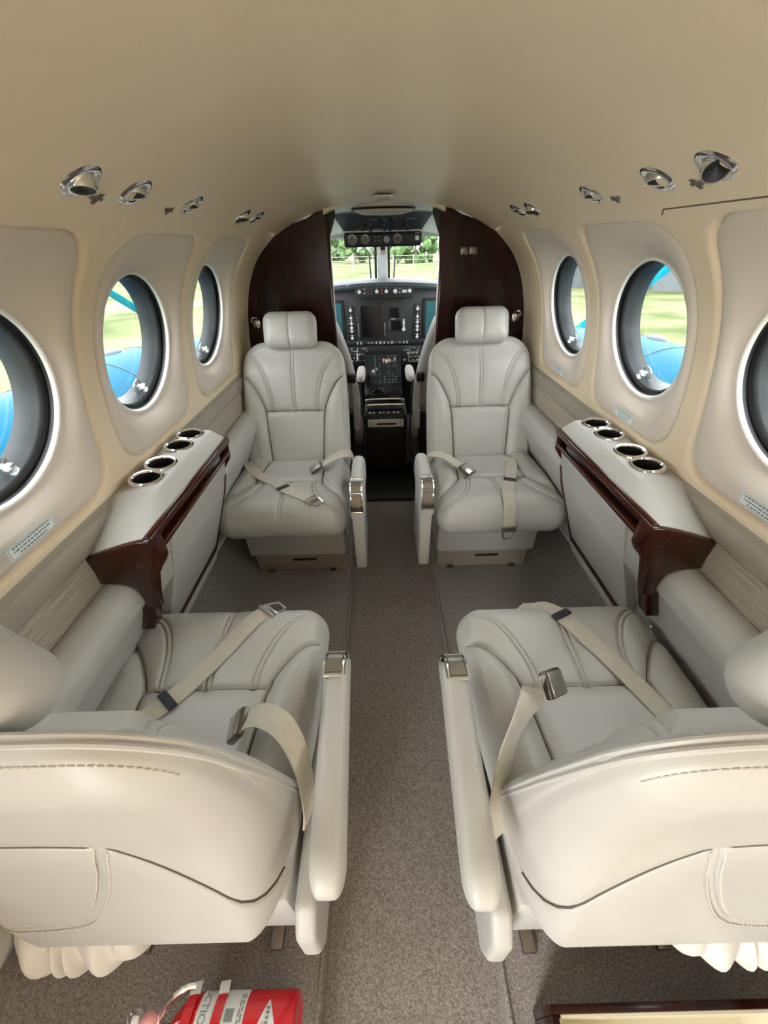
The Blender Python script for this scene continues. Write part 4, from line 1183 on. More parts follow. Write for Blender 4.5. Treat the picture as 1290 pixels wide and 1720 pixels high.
def tray_box():
    x0, x1, y0, y1, zt = 0.245, 0.66, -0.30, 0.058, 0.16
    t = thing('open_drawer_box', 'open mahogany box with cream lining on the floor behind the right seat', 'box', ((x0 + x1) / 2, -0.12, 0.0))
    th = 0.012
    MB().box(((x0 + x1) / 2, y1 - th / 2, zt / 2), (x1 - x0, th, zt), 0.002).build('front_board', 'mahogany', t)
    MB().box(((x0 + x1) / 2, y0 + th / 2, zt / 2), (x1 - x0, th, zt), 0.002).build('back_board', 'mahogany', t)
    for x in (x0 + th / 2, x1 - th / 2): MB().box((x, (y0 + y1) / 2, zt / 2), (th, y1 - y0 - 2 * th, zt), 0.002).build('side_board', 'mahogany', t)
    a, b, c, d = x0 + th, x1 - th, y0 + th, y1 - th
    MB().box(((a + b) / 2, (c + d) / 2, 0.035), (b - a, d - c, 0.01)).build('floor_lining', 'box_lining', t)
    MB().box(((a + b) / 2, d - 0.002, zt / 2 + 0.012), (b - a, 0.004, zt - 0.035)).build('wall_lining', 'box_lining', t)
    MB().box((a + 0.002, (c + d) / 2, zt / 2 + 0.012), (0.004, d - c, zt - 0.035)).build('wall_lining', 'box_lining', t)
    MB().box((b - 0.002, (c + d) / 2, zt / 2 + 0.012), (0.004, d - c, zt - 0.035)).build('wall_lining', 'box_lining', t)
    MB().box((x0 + 0.014, y1 - 0.05, zt - 0.03), (0.004, 0.03, 0.04), 0.001).build('catch', 'steel', t)
tray_box()

# ================================================================== COCKPIT
def cockpit_shell():
    t = root_struct('wall_front', (0, 2.8, 0.0), 'white cockpit lining with side windows')
    ys = np.linspace(2.13, 3.24, 12)
    rows = []
    for y in ys:
        k = (y - 2.13) / 1.11
        zc = 1.475 - 0.095 * k ** 1.5
        xs = np.linspace(-0.66 + 0.06 * k, 0.66 - 0.06 * k, 25)
        rows.append([(x, y, zc - (0.16 - 0.05 * k) * (abs(x) / 0.66) ** 2.6) for x in xs])
    MB().grid(np.array(rows)).build('cockpit_ceiling', 'cockpit_white', t)
    for s in (-1, 1):
        MB().grid(np.array([[(s * 0.69, 2.13, 0.0), (s * 0.66, 3.0, 0.0), (s * 0.60, 3.5, 0.0)], [(s * 0.70, 2.13, 0.98), (s * 0.67, 3.0, 0.98), (s * 0.62, 3.5, 0.98)]])).build('side_lining', 'cockpit_trim', t)
        for y0, y1 in ((2.13, 2.42), (2.78, 2.86), (3.18, 3.26)):
            MB().add([(s * 0.70, y0, 0.97), (s * 0.69, y1, 0.97), (s * 0.605, y1, 1.36), (s * 0.63, y0, 1.37)], [(0, 1, 2, 3)]).build('window_post', 'cockpit_trim', t)
        MB().add([(s * 0.698, 2.40, 0.975), (s * 0.672, 3.2, 0.975), (s * 0.605, 3.2, 1.355), (s * 0.628, 2.40, 1.365)], [(0, 1, 2, 3)]).build('side_pane', 'windshield_glass', t)
        MB().box((s * 0.33, 3.215, 1.372), (0.60, 0.05, 0.05), 0.01).build('windshield_header', 'cockpit_trim', t)
    MB().box((0, 3.48, 0.5), (1.3, 0.02, 1.1)).build('forward_bulkhead', 'panel_black', t)
    return t
cockpit_shell()
def windshield():
    t = root_struct('window_9', (0, 3.35, 1.1), 'two pane windshield with a pale centre post')
    for s in (-1, 1):
        MB().add([(s * 0.045, 3.49, 1.06), (s * 0.60, 3.36, 1.06), (s * 0.56, 3.16, 1.355), (s * 0.045, 3.235, 1.362)], [(0, 1, 2, 3)]).build('pane', 'windshield_glass', t)
        MB().tube([(s * 0.050, 3.475, 1.06), (s * 0.046, 3.225, 1.365)], 0.009, 8).build('pane_seal', 'panel_black', t)
        MB().tube([(s * 0.60, 3.36, 1.06), (s * 0.56, 3.16, 1.355)], 0.012, 8).build('pane_frame', 'cockpit_trim', t)
        w = MB().tube([(s * 0.085, 3.52, 1.02), (s * 0.095, 3.36, 1.27)], 0.006, 8)
        w.build('wiper_arm', 'panel_grey', t)
    MB().prism([(3.47, 1.05), (3.49, 1.06), (3.235, 1.375), (3.205, 1.365)], 'x', -0.036, 0.036, 0.006).build('centre_post', 'cockpit_white', t)
windshield()
def overhead():
    t = thing('overhead_console', 'black overhead instrument panel hanging in the cockpit doorway', 'instrument panel', (0, 2.65, 1.44))
    MB().add([(-0.262, 2.50, 1.444), (0.262, 2.50, 1.444), (0.224, 2.745, 1.375), (-0.224, 2.745, 1.375)], [(0, 1, 2, 3)])
    pl = MB(); P = np.array([[(-0.262, 2.50, 1.444), (0.262, 2.50, 1.444)], [(-0.224, 2.745, 1.375), (0.224, 2.745, 1.375)]])
    pl.grid(P); pl.grid(P + np.array([0, 0, 0.05])); pl.build('switch_panel', 'panel_grey', t, smooth=False)
    MB().box((0, 2.75, 1.374), (0.47, 0.03, 0.008), 0.003).build('pale_border', 'cockpit_trim', t)
    g = MB().box((0, 2.765, 1.335), (0.455, 0.04, 0.072), 0.014, seg=4).build('gauge_panel', 'panel_black', t)
    for x, r in ((-0.178, 0.026), (-0.103, 0.024), (0.085, 0.024)):
        M = Matrix.Translation((x, 2.744, 1.338)) @ Matrix.Rotation(PI / 2, 4, 'X')
        d = MB().lathe([(r, -0.002), (r, 0.003), (r * 0.86, 0.003), (r * 0.84, 0.001)], M, 24, close=False).build('dial', 'knob_grey', g)
        MB().lathe([(r * 0.85, 0.0012), (0.0, 0.0012)], M, 24, close=False).build('dial_face', 'black_gloss', d)
        mb = MB()
        for a in np.linspace(0.3, PI - 0.3, 9): mb.box((x + r * 0.68 * math.cos(a), 2.742, 1.338 + r * 0.68 * math.sin(a)), (0.0035, 0.002, 0.0035))
        mb.build('dial_marks', 'knob_white', d)
    mb = MB()
    for x in (-0.045, -0.03, -0.015):
        for z in (1.348, 1.330): mb.box((x, 2.743, z), (0.007, 0.006, 0.008), 0.002)
    mb.build('toggle_switches', 'knob_grey', g)
    MB().lathe([(0.018, 0.0), (0.016, 0.016), (0.0, 0.017)], Matrix.Translation((0.022, 2.745, 1.335)) @ Matrix.Rotation(PI / 2, 4, 'X'), 18).build('selector_knob', 'knob_grey', g)
    MB().box((0.20, 2.743, 1.338), (0.022, 0.004, 0.022), 0.002).build('white_button', 'knob_white', g)
    MB().box((0.20, 2.743, 1.362), (0.026, 0.003, 0.006)).build('button_caption', 'knob_grey', g)
    def ov(u, v, n=0.0):
        return Vector((u * (0.262 - 0.038 * v), 2.50 + 0.245 * v, 1.444 - 0.069 * v - n))
    sw = MB()
    for u, v in [(-0.62, .62), (-0.5, .35), (-0.47, .72), (-0.42, .55), (-0.33, .25), (-0.32, .5), (-0.3, .78), (-0.05, .4), (0.02, .55), (0.08, .35), (0.12, .6), (0.2, .45), (0.27, .35), (0.30, .62), (0.36, .5), (0.42, .7), (0.55, .6), (0.6, .75), (0.18, .78), (0.05, .75)]:
        p = ov(u, v); sw.lathe([(0.011, 0.0), (0.010, -0.014), (0.006, -0.020), (0.0, -0.020)], Matrix.Translation(p), 12)
    sw.build('rotary_knobs', 'panel_black', t)['kind'] = 'stuff'
    mb = MB()
    for u0, u1, v in ((-0.30, -0.12, .30), (-0.38, -0.34, .66), (-0.02, 0.06, .28), (0.2, 0.3, .28), (0.5, 0.72, .3), (-0.25, 0.2, .86), (-0.68, -0.58, .85)):
        a, b = ov(u0, v, 0.0012), ov(u1, v + 0.05, 0.0012)
        mb.add([a, ov(u1, v, .0012), b, ov(u0, v + .05, .0012)], [(0, 1, 2, 3)])
    mb.build('printed_legend', 'knob_grey', t)
overhead()
def ceiling_dome():
    t = thing('dome_vent', 'tan half round dome on the cockpit ceiling above the doorway', 'vent', (0, 2.34, 1.468))
    M = Matrix.Translation((0, 2.36, 1.470))
    MB().lathe([(0.150, 0.004), (0.148, -0.012), (0.138, -0.030), (0.10, -0.040), (0.0, -0.044)], M @ Matrix.Diagonal((1, 0.55, 1, 1)), 40, close=False).build('dome', 'cockpit_trim', t)
    MB().tube([(0.152 * math.cos(a), 2.36 + 0.084 * math.sin(a), 1.452) for a in np.linspace(0, 2 * PI, 40)[:-1]], 0.005, 6, closed=True).build('rim_shadow', 'panel_black', t)  # black tube added as the shadow along the dome's edge
ceiling_dome()
for s, w in ((-1, 'left'), (1, 'right')):
    t = thing('curtain_bundle', 'black folded curtain at the top %s corner of the doorway' % w, 'curtain', (s * 0.243, 2.17, 1.36), group='doorway curtains')
    for k, (dx, z0) in enumerate(((0.0, 1.375), (0.012, 1.362), (-0.010, 1.398))):
        MB().prism([(s * (0.262 - 0.0), 1.445), (s * (0.225 + dx * 0.5), 1.445), (s * (0.226 + dx * 0.6), z0 + 0.02), (s * (0.245 + dx * 0.5), z0 - 0.02), (s * 0.262, z0 - 0.025)], 'y', 2.15 + 0.016 * k, 2.163 + 0.016 * k, 0.003).build('fold', 'black', t)

def compass():
    t = thing('magnetic_compass', 'small black compass hanging on the windshield centre post', 'compass', (0.003, 3.17, 1.29))
    MB().tube([(0.003, 3.215, 1.345), (0.003, 3.19, 1.30)], 0.008, 8).build('bracket', 'cockpit_trim', t)
    MB().box((0.003, 3.165, 1.292), (0.034, 0.04, 0.026), 0.006).build('case', 'black', t)
    MB().ellipsoid((0.003, 3.18, 1.268), (0.026, 0.02, 0.018)).build('rear_cover', 'cockpit_trim', t)
compass()

def instrument_panel():
    t = thing('instrument_panel', 'dark grey cockpit instrument panel with black screens and white knobs', 'instrument panel', (0, 3.12, 0.55))
    Y = 3.12
    MB().box((0, Y + 0.02, 0.87), (1.24, 0.04, 0.42), 0.004).build('main_board', 'panel_grey', t)
    # glareshield with a bowed edge
    xs = np.linspace(-0.62, 0.62, 41)
    rows = []
    for (yo, zo) in ((0.045, 1.040), (0.0, 1.046), (-0.012, 1.060), (0.0, 1.078), (0.06, 1.092), (0.46, 1.075)):
        rows.append([(x, 3.02 + yo + 0.10 * (x / 0.62) ** 2, zo + 0.022 - 0.055 * (x / 0.62) ** 2) for x in xs])
    gs = MB().grid(np.array(rows)).build('glareshield', 'glareshield', t)
    MB().tube([(-0.235 + 0.011 * math.cos(a), 3.03, 1.083 + 0.011 * math.sin(a)) for a in np.linspace(0.7, 5.6, 14)], 0.0026, 6).build('cable_loop', 'knob_white', gs)
    # annunciator and autopilot strip
    b = MB().box((0.003, 3.06, 1.040), (0.40, 0.06, 0.080), 0.008).build('control_strip', 'panel_dark', t)
    for x, kind in ((-0.165, 'k'), (-0.13, 's'), (-0.105, 't'), (-0.08, 't'), (-0.045, 'k'), (-0.012, 'r'), (0.020, 'k'), (0.048, 'd'), (0.082, 'K'), (0.112, 's'), (0.145, 'w'), (0.180, 'k')):
        M = Matrix.Translation((x, 3.03, 1.046)) @ Matrix.Rotation(PI / 2, 4, 'X')
        if kind in 'kK':
            r = 0.012 if kind == 'k' else 0.0145
            MB().lathe([(r, 0.0), (r * 0.9, 0.012), (r * 0.5, 0.014), (0.0, 0.014)], M, 14).build('knob', 'knob_white', b)
            MB().box((x, 3.028, 1.068), (0.009, 0.006, 0.007), 0.002).build('button', 'knob_white', b)
        elif kind == 's':
            for z in (1.038, 1.062): MB().box((x, 3.028, z), (0.013, 0.005, 0.011), 0.002).build('button', 'knob_grey', b)
        elif kind == 't':
            for z in (1.035, 1.05, 1.065): MB().box((x, 3.028, z), (0.006, 0.005, 0.006), 0.002).build('button', 'print_grey', b)
        elif kind == 'r':
            for z in (1.038, 1.056): MB().box((x, 3.028, z), (0.012, 0.005, 0.011), 0.002).build('button', 'knob_red', b)
        elif kind == 'd': MB().box((x, 3.028, 1.066), (0.009, 0.005, 0.009), 0.002).build('button', 'knob_red', b)
        else:
            MB().box((x, 3.026, 1.044), (0.034, 0.008, 0.018), 0.002).build('display_window', 'knob_white', b)
            MB().box((x, 3.028, 1.066), (0.010, 0.005, 0.008), 0.002).build('button', 'knob_grey', b)
    # screens
    def screen(x0, x1, z0, z1, m, bez=0.014, name='display'):
        d = MB().box(((x0 + x1) / 2, Y - 0.006, (z0 + z1) / 2), (x1 - x0 + 2 * bez, 0.014, z1 - z0 + 2 * bez), 0.004).build(name, 'panel_dark', t)
        MB().box(((x0 + x1) / 2, Y - 0.0135, (z0 + z1) / 2), (x1 - x0, 0.003, z1 - z0)).build('screen', m, d)
        return d
    d = screen(-0.166, -0.014, 0.746, 0.952, 'screen')
    mb = MB()
    for z in np.linspace(0.755, 0.83, 6):
        for x in (-0.187, 0.007): mb.box((x, Y - 0.008, z), (0.006, 0.012, 0.006), 0.001)
    mb.build('softkeys', 'knob_white', d)
    screen(-0.52, -0.305, 0.745, 0.972, 'screen_teal', 0.018)
    screen(0.305, 0.52, 0.745, 0.972, 'screen_teal', 0.018)
    d = screen(0.050, 0.111, 0.876, 0.934, 'screen', 0.008, 'standby_display')
    d = screen(0.062, 0.124, 0.793, 0.848, 'screen', 0.010, 'radio_display')
    mb = MB()
    for z in (0.80, 0.815, 0.83, 0.845): mb.box((0.042, Y - 0.008, z), (0.008, 0.008, 0.007), 0.001)
    mb.build('softkeys', 'knob_grey', d)
    for z, r in ((0.852, 0.008), (0.834, 0.010), (0.815, 0.009), (0.792, 0.014)):
        MB().lathe([(r, 0.0), (r * .85, 0.018), (0, 0.018)], Matrix.Translation((0.146, Y - 0.004, z)) @ Matrix.Rotation(PI / 2, 4, 'X'), 12).build('knob', 'knob_white', d)
    MB().box((0.07, Y - 0.004, 0.862), (0.036, 0.004, 0.005)).build('caption', 'knob_white', t)
    # knob columns
    for x in (-0.238, 0.246):
        c = MB().box((x, Y - 0.004, 0.828), (0.052, 0.012, 0.245), 0.012, seg=3).build('knob_column', 'panel_black', t)
        for z, r in ((0.925, 0.012), (0.875, 0.011), (0.855, 0.006), (0.838, 0.010), (0.808, 0.012), (0.785, 0.010), (0.755, 0.007), (0.738, 0.011)):
            MB().lathe([(r, 0.0), (r * .9, 0.012), (r * .55, 0.016), (0, 0.016)], Matrix.Translation((x, Y - 0.009, z)) @ Matrix.Rotation(PI / 2, 4, 'X'), 12).build('knob', 'knob_white', c)
            if r > 0.0105: MB().box((x, Y - 0.011, z + 0.019), (0.008, 0.004, 0.006)).build('index_mark', 'knob_white', c)
        mb = MB()
        for z in (0.858, 0.838, 0.788, 0.758):
            for dx in (-0.018, 0.018): mb.box((x + dx, Y - 0.011, z), (0.008, 0.004, 0.005))
        mb.build('legend', 'knob_grey', c)['kind'] = 'stuff'
    # bottom row
    b = MB().box((0.0, Y - 0.006, 0.703), (0.60, 0.014, 0.034), 0.004).build('lower_row', 'panel_dark', t)
    for x, k in ((-0.20, 0), (-0.175, 0), (-0.115, 2), (-0.09, 2), (-0.06, 0), (-0.03, 1), (0.0, 0), (0.03, 0), (0.058, 1), (0.088, 3), (0.118, 2), (0.148, 0), (0.172, 0)):
        if k == 1: MB().lathe([(0.013, 0), (0.011, 0.012), (0, 0.012)], Matrix.Translation((x, Y - 0.012, 0.703)) @ Matrix.Rotation(PI / 2, 4, 'X'), 12).build('knob', 'knob_grey', b)
        else: MB().box((x, Y - 0.014, 0.703), ((0.008, 0, 0.020, 0.008)[k], 0.006, (0.018, 0, 0.008, 0.010)[k]), 0.001).build('switch', ('knob_white', '', 'knob_grey', 'knob_red')[k], b)
    # lower sub panel
    s = MB().box((0.0, Y - 0.01, 0.615), (1.16, 0.02, 0.135), 0.004).build('sub_panel', 'panel_dark', t)
    mb = MB(); mw = MB()
    r_ = random.Random(3)
    for x0, x1 in ((-0.26, -0.13), (0.15, 0.27)):
        for x in np.arange(x0, x1, 0.014):
            for z in (0.665, 0.648, 0.625, 0.60, 0.578):
                if r_.random() < 0.62: (mb if r_.random() < 0.6 else mw).box((x, Y - 0.022, z), (0.008, 0.004, r_.choice((0.004, 0.008, 0.012))))
    mb.build('switch_rows', 'knob_grey', s); mw.build('switch_caps', 'knob_white', s)
    for a, b_, c, d_ in ((0.185, 0.262, 0.565, 0.567), (0.185, 0.262, 0.632, 0.634), (0.185, 0.187, 0.565, 0.634)):
        MB().box(((a + b_) / 2, Y - 0.021, (c + d_) / 2), (b_ - a, 0.003, d_ - c)).build('legend_line', 'knob_white', s)
    MB().tube(cr([(-0.21, Y - 0.02, 0.63), (-0.205, Y - 0.05, 0.61), (-0.205, Y - 0.055, 0.59)], 5), [0.005] * 10 + [0.008], 8).build('gear_lever', 'knob_white', s)
instrument_panel()

def pedestal():
    t = thing('centre_pedestal', 'black cockpit pedestal with engine levers and chrome hoops between the pilot seats', 'console', (-0.01, 2.7, 0.0))
    x0, x1 = -0.150, 0.118
    MB().prism([(3.08, 0.60), (3.06, 0.655), (2.76, 0.47), (2.72, 0.44), (2.72, 0.0), (3.08, 0.0)], 'x', x0, x1, 0.008).build('quadrant_body', 'panel_black', t)
    MB().prism([(2.72, 0.40), (2.44, 0.395), (2.41, 0.375), (2.41, 0.0), (2.72, 0.0)], 'x', x0 + 0.005, x1 + 0.012, 0.006).build('aft_body', 'panel_black', t)
    def q(x, k, n=0.0):      # point on the sloping quadrant
        return Vector((x, 3.06 - 0.30 * k - 0.525 * n, 0.655 - 0.185 * k + 0.85 * n))
    pl = MB(); pl.add([q(-0.11, .12, .003), q(0.085, .12, .003), q(0.085, .92, .003), q(-0.11, .92, .003)], [(0, 1, 2, 3)]).build('lever_gate', 'panel_dark', t)
    sl = MB()
    for x in (-0.085, -0.055, -0.025, 0.01, 0.04, 0.065): sl.add([q(x - .004, .2, .005), q(x + .004, .2, .005), q(x + .004, .8, .005), q(x - .004, .8, .005)], [(0, 1, 2, 3)])
    sl.build('lever_slots', 'black', t)
    for x, k, m in ((-0.085, .70, 'knob_white'), (-0.06, .66, 'knob_grey'), (-0.010, .42, 'knob_orange'), (0.012, .44, 'knob_white'), (0.034, .42, 'knob_orange'), (0.07, .40, 'knob_grey')):
        l = MB().tube([q(x, k, 0.0), q(x, k + 0.03, 0.055)], 0.004, 8).build('lever', 'steel', t)
        MB().ellipsoid(q(x, k + 0.03, 0.062), (0.009, 0.010, 0.013), 3, 12, 8).build('lever_grip', m, l)
    mk = MB()
    r_ = random.Random(5)
    for x in (-0.105, -0.072, -0.04, -0.005, 0.026, 0.055, 0.08):
        for k in np.arange(0.16, 0.92, 0.07):
            if r_.random() < 0.6: mk.add([q(x - .005, k, .0055), q(x + .005, k, .0055), q(x + .005, k + .02, .0055), q(x - .005, k + .02, .0055)], [(0, 1, 2, 3)])
    mk.build('quadrant_scale', 'knob_grey', t)
    M = Matrix.Translation((-0.052, 2.735, 0.43)) @ Matrix.Rotation(PI / 2, 4, 'X')
    w = MB().lathe([(0.050, -0.012), (0.053, -0.006), (0.053, 0.006), (0.050, 0.012), (0.02, 0.013), (0.0, 0.013)], M, 28).build('trim_wheel', 'black', t)
    mb = MB()
    for a in np.linspace(0.25, PI - 0.25, 7): mb.box((-0.052 + 0.047 * math.cos(a), 2.720, 0.43 + 0.047 * math.sin(a)), (0.006, 0.004, 0.006))
    mb.build('wheel_marks', 'knob_white', w)
    MB().box((0.06, 2.70, 0.415), (0.075, 0.06, 0.03), 0.004).build('control_box', 'panel_dark', t)
    for y, z in ((2.60, 0.395), (2.49, 0.395)):
        mb = MB().tube(cr([(x0 + 0.018, y, z), (x0 + 0.018, y, z + 0.026), (x0 + 0.034, y, z + 0.045), (x1 - 0.020, y, z + 0.045), (x1 - 0.004, y, z + 0.026), (x1 - 0.004, y, z)], 6), 0.0062, 8)
        mb.build('guard_hoop', 'chrome', t)
    MB().box((-0.01, 2.555, 0.401), (0.235, 0.09, 0.014), 0.003).build('radio_head', 'panel_dark', t)
    mk = MB()
    for x in (-0.11, -0.085, -0.045, -0.02, 0.01, 0.05, 0.075): mk.box((x, 2.455, 0.399), (0.016, 0.020, 0.006), 0.001)
    mk.build('press_buttons', 'knob_white', t)
    for x in (x0 + 0.006, x1 + 0.008): MB().box((x, 2.56, 0.396), (0.012, 0.28, 0.010), 0.003).build('edge_strip', 'dark_steel', t)
    p = MB().box((-0.008, 2.404, 0.347), (0.235, 0.008, 0.050), 0.002).build('end_plate', 'knob_white', t)
    MB().box((-0.004, 2.3995, 0.343), (0.125, 0.004, 0.012), 0.003).build('slot', 'black', p)
    for x in (-0.108, 0.092): MB().box((x, 2.3995, 0.347), (0.003, 0.003, 0.042)).build('plate_line', 'print_grey', p)
pedestal()

def pilot_seat(side):
    word = 'left' if side < 0 else 'right'
    t = thing('pilot_seat', 'pale leather %s pilot seat beyond the cockpit doorway' % word, 'seat', (side * 0.40, 2.62, 0.0), group='pilot seats')
    # back: tapers towards the top
    rows = []
    for k in np.linspace(0, 1, 20):
        z = 0.42 + 0.60 * k
        xi = 0.175 + 0.035 * k + 0.105 * k ** 2.2; xo = 0.615 - 0.09 * k ** 2
        y = 2.58 - 0.10 * k; th = 0.075 - 0.025 * k
        kk = 1.0 if k < 0.94 else 0.75
        row = []
        for a in np.linspace(0, 2 * PI, 25)[:-1]:
            ca, sa = math.cos(a), math.sin(a)
            ex = math.copysign(abs(ca) ** 0.35, ca); ey = math.copysign(abs(sa) ** 0.6, sa)
            row.append((side * ((xi + xo) / 2 + (xo - xi) / 2 * ex * (kk if k > .94 else 1)), y + th * ey, z))
        row.append(row[0]); rows.append(row)
    mb = MB().grid(np.array(rows)); mb.add([p for p in rows[-1][:-1]], [tuple(range(24))]); mb.build('backrest', 'leather', t, merge=1e-5, angle=50)
    MB().ellipsoid((side * 0.40, 2.76, 0.40), (0.215, 0.235, 0.075), 3.5).build('seat_cushion', 'leather', t)
    MB().prism([(2.62, 0.0), (2.88, 0.0), (2.88, 0.33), (2.62, 0.33)], 'x', side * 0.40 - 0.15, side * 0.40 + 0.15, 0.01).build('base', 'panel_black', t)
    MB().ellipsoid((side * 0.168, 2.74, 0.575), (0.030, 0.14, 0.035), 3.0).build('armrest', 'leather_white', t)
    MB().prism([(2.40, 0.30), (2.46, 0.30), (2.50, 0.58), (2.44, 0.60)], 'x', side * 0.195 - 0.024, side * 0.195 + 0.024, 0.016, 3).build('folded_armrest', 'leather', t)
    MB().box((side * 0.215, 2.46, 0.625), (0.05, 0.05, 0.05), 0.006).build('harness_guide', 'black', t)
    MB().tube(cr([(side * 0.168, 2.46, 0.60), (side * 0.158, 2.40, 0.46), (side * 0.15, 2.40, 0.33), (side * 0.165, 2.44, 0.20)], 6), 0.006, 8).build('harness_strap', 'webbing_black', t)
for s in (-1, 1): pilot_seat(s)

# ================================================================== OUTSIDE
def nacelle(side):
    word = 'left' if side < 0 else 'right'
    t = thing('engine_nacelle', 'bright blue engine nacelle and propeller outside the %s windows' % word, 'engine', (side * 2.1, 3.0, -0.3))
    prof = [(-0.2, 0.20, 0.26, 0.02), (0.6, 0.34, 0.34, 0.18), (1.6, 0.42, 0.40, 0.25), (2.6, 0.44, 0.40, 0.265), (3.4, 0.42, 0.37, 0.275), (4.0, 0.36, 0.31, 0.28), (4.5, 0.27, 0.24, 0.29), (4.78, 0.20, 0.18, 0.30)]
    rows = []
    P = cr(prof, 6)
    for y, a, b, zc in P:
        rows.append([(side * 2.1 + a * math.cos(q), y, zc + b * math.sin(q)) for q in np.linspace(0, 2 * PI, 41)])
    MB().grid(np.array(rows)).build('cowling', 'blue_paint', t, merge=1e-5)
    for y in (2.25, 2.95, 3.5):
        i = int(np.argmin(np.abs(P[:, 0] - y))); _, a, b, zc = P[i]
        MB().tube([(side * 2.1 + (a + .001) * math.cos(q), P[i][0], zc + (b + .001) * math.sin(q)) for q in np.linspace(0.1, PI - 0.1, 30)], 0.004, 5).build('panel_seam', 'panel_grey', t)
    MB().ellipsoid((side * 2.16, 3.25, 0.650), (0.05, 0.11, 0.030), 2, 20, 10).build('exhaust_scoop', 'panel_grey', t)
    MB().lathe([(0.185, 0.0), (0.17, 0.10), (0.12, 0.24), (0.05, 0.34), (0.0, 0.37)], Matrix.Translation((side * 2.1, 4.78, 0.30)) @ Matrix.Rotation(-PI / 2, 4, 'X'), 28).build('spinner', 'chrome', t)
    for k in range(4):
        a0 = math.radians(36) + k * PI / 2
        if side < 0: a0 = PI - a0
        d = Vector((math.cos(a0), 0, math.sin(a0))); c = Vector((-d.z, 0, d.x))
        rows = []
        for r_, w, tw in ((0.12, 0.035, 0.9), (0.30, 0.055, 0.8), (0.6, 0.062, 0.6), (1.0, 0.058, 0.45), (1.24, 0.045, 0.4), (1.30, 0.015, 0.4)):
            ce = Vector((side * 2.1, 4.88, 0.30)) + d * r_
            e = (c * math.cos(tw) + Vector((0, 1, 0)) * math.sin(tw)) * w; n = d.cross(e).normalized() * 0.012
            rows.append([ce - e, ce - e * 0.3 + n, ce + e * 0.4 + n, ce + e, ce + e * 0.4 - n, ce - e * 0.3 - n, ce - e])
        MB().grid(np.array([[tuple(p) for p in r_] for r_ in rows])).build('propeller_blade', 'cyan_paint', t)
    # wing with its leading edge
    rows = []
    for X, yl, yt in ((0.75, 2.45, 0.3), (2.1, 2.40, 0.3), (4.0, 2.2, 0.45), (7.5, 1.9, 0.75)):
        ch = yl - yt; zc = -0.10 + 0.10 * (X - 0.75)
        rows.append([(side * X, yl - ch * (1 - math.cos(q)) / 2, zc + 0.11 * ch * math.sin(q) * (1 - 0.35 * (1 - math.cos(q)) / 2)) for q in np.linspace(0, 2 * PI, 33)])
    MB().grid(np.array(rows)).build('wing', 'blue_paint', t, merge=1e-5)
for s in (-1, 1): nacelle(s)

ZG = -1.15
def ground():
    n = 40
    xs = np.linspace(-200, 200, n); ys = np.linspace(-100, 300, n)
    g = MB().grid(np.array([[(x, y, ZG) for x in xs] for y in ys])).build('ground', 'grass', None)
    struct(g, 'mown airfield grass around the aircraft')
    st = MB().grid(np.array([[(x, 24.0 + 0.12 * x + dy, ZG + 0.01) for x in np.linspace(-60, -2, 20)] for dy in (0.0, 2.6)])).build('dirt_track', 'dry_strip', None)
    tag(st, 'pale dirt track crossing the grass beyond the left windows', 'track')
ground()

def tree(x, y, h, r, m, label):
    t = thing('tree', label, 'tree', (x, y, ZG), group='trees beyond the airfield fence')
    R = random.Random(int(x * 31 + y * 7))
    MB().tube([(x, y, ZG), (x + R.uniform(-.2, .2), y, ZG + h * .3), (x + R.uniform(-.4, .4), y, ZG + h * .6)], [0.22, 0.17, 0.08], 8).build('trunk', 'bark', t)
    mb = MB()
    for k in range(46):
        a = R.uniform(0, 2 * PI); rr = r * math.sqrt(R.random()); hz = R.uniform(-1, 1)
        c = (x + rr * math.cos(a) * math.sqrt(1 - hz * hz * .6), y + rr * math.sin(a), ZG + h * 0.50 + hz * h * 0.43)
        q = R.uniform(0.14, 0.30) * r
        mb.ellipsoid(c, (q * R.uniform(.8, 1.3), q, q * R.uniform(.6, .95)), 2, 9, 6)
    # rough the clumps up into a leafy outline
    mb.v = [(p[0] + R.uniform(-.14, .14) * r * .5, p[1], p[2] + R.uniform(-.14, .14) * r * .5) for p in mb.v]
    mb.build('crown', m, t, smooth=False)
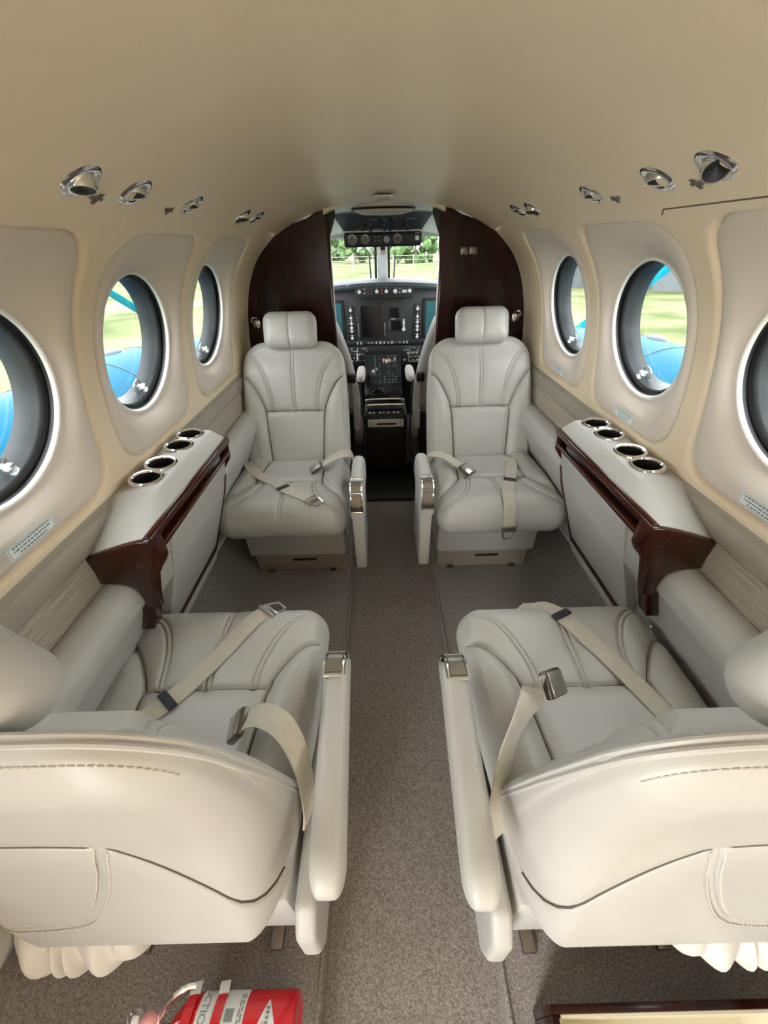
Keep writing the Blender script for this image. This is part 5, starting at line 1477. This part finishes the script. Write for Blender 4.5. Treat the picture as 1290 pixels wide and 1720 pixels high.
for i, (x, y, h, r, m, lab) in enumerate([
        (-17.5, 78, 5.0, 4.2, 2, 'hazy grey green tree far left in the windshield'),
        (-9.5, 88, 5.6, 4.4, 1, 'loose pale tree in the left windshield pane'),
        (-3.6, 76, 5.2, 2.6, 0, 'greener tree left of the windshield centre post'),
        (1.2, 96, 6.0, 3.4, 2, 'tree hidden partly by the windshield centre post'),
        (5.6, 70, 5.6, 3.4, 0, 'broad leafy tree just right of the centre post'),
        (12.6, 62, 5.2, 3.4, 1, 'large leafy tree in the right windshield pane'),
        (19.5, 72, 6.0, 3.8, 0, 'tall green tree at the right edge of the windshield'),
        (46, 66, 6.5, 4.6, 0, 'dark tree behind the right wing'), (37, 64, 6.5, 4.2, 1, 'tree beyond the right front cabin window'),
        (-46, 92, 6.5, 4.5, 1, 'far tree beyond the left front cabin window')]):
    tree(x, y, h, r, 'foliage%d' % m, lab)
# fence across the field
fp = []
for i in range(24):
    x = -27 + 2.4 * i
    t = MB().tube([(x, 54, ZG), (x, 54, ZG + 1.45)], 0.07, 6).build('fence_post', 'fence_wood', None)
    tag(t, 'weathered post of the wire fence far out on the airfield', 'post', 'posts of the airfield fence')
w = MB()
for z in (0.5, 0.95, 1.35): w.tube([(-28, 53.88, ZG + z), (30, 53.88, ZG + z)], 0.025, 5)
tag(w.build('fence_wire', 'fence_wood', None), 'thin wires strung along the airfield fence', 'wire')
def hangar():
    t = thing('hangar', 'long grey hangar across the grass beyond the right windows', 'building', (22, 26, ZG))
    M = Matrix.Translation((23, 24, ZG)) @ Matrix.Rotation(math.radians(-38), 4, 'Z')
    mb = MB().box((0, 0, 1.9), (30, 8, 3.8)); mb.v = [tuple(M @ Vector(p)) for p in mb.v]; mb.build('wall_cladding', 'hangar_wall', t, smooth=False)
    mb = MB().prism([(-4.4, 3.7), (4.4, 3.7), (0, 5.4)], 'x', -15.4, 15.4); mb.v = [tuple(M @ Vector(p)) for p in mb.v]; mb.build('roof', 'hangar_roof', t, smooth=False)
    for x in (-9, 0, 9):
        mb = MB().box((x, -4.02, 1.6), (5, 0.06, 3.2)); mb.v = [tuple(M @ Vector(p)) for p in mb.v]; mb.build('door_leaf', 'hangar_roof', t, smooth=False)
hangar()
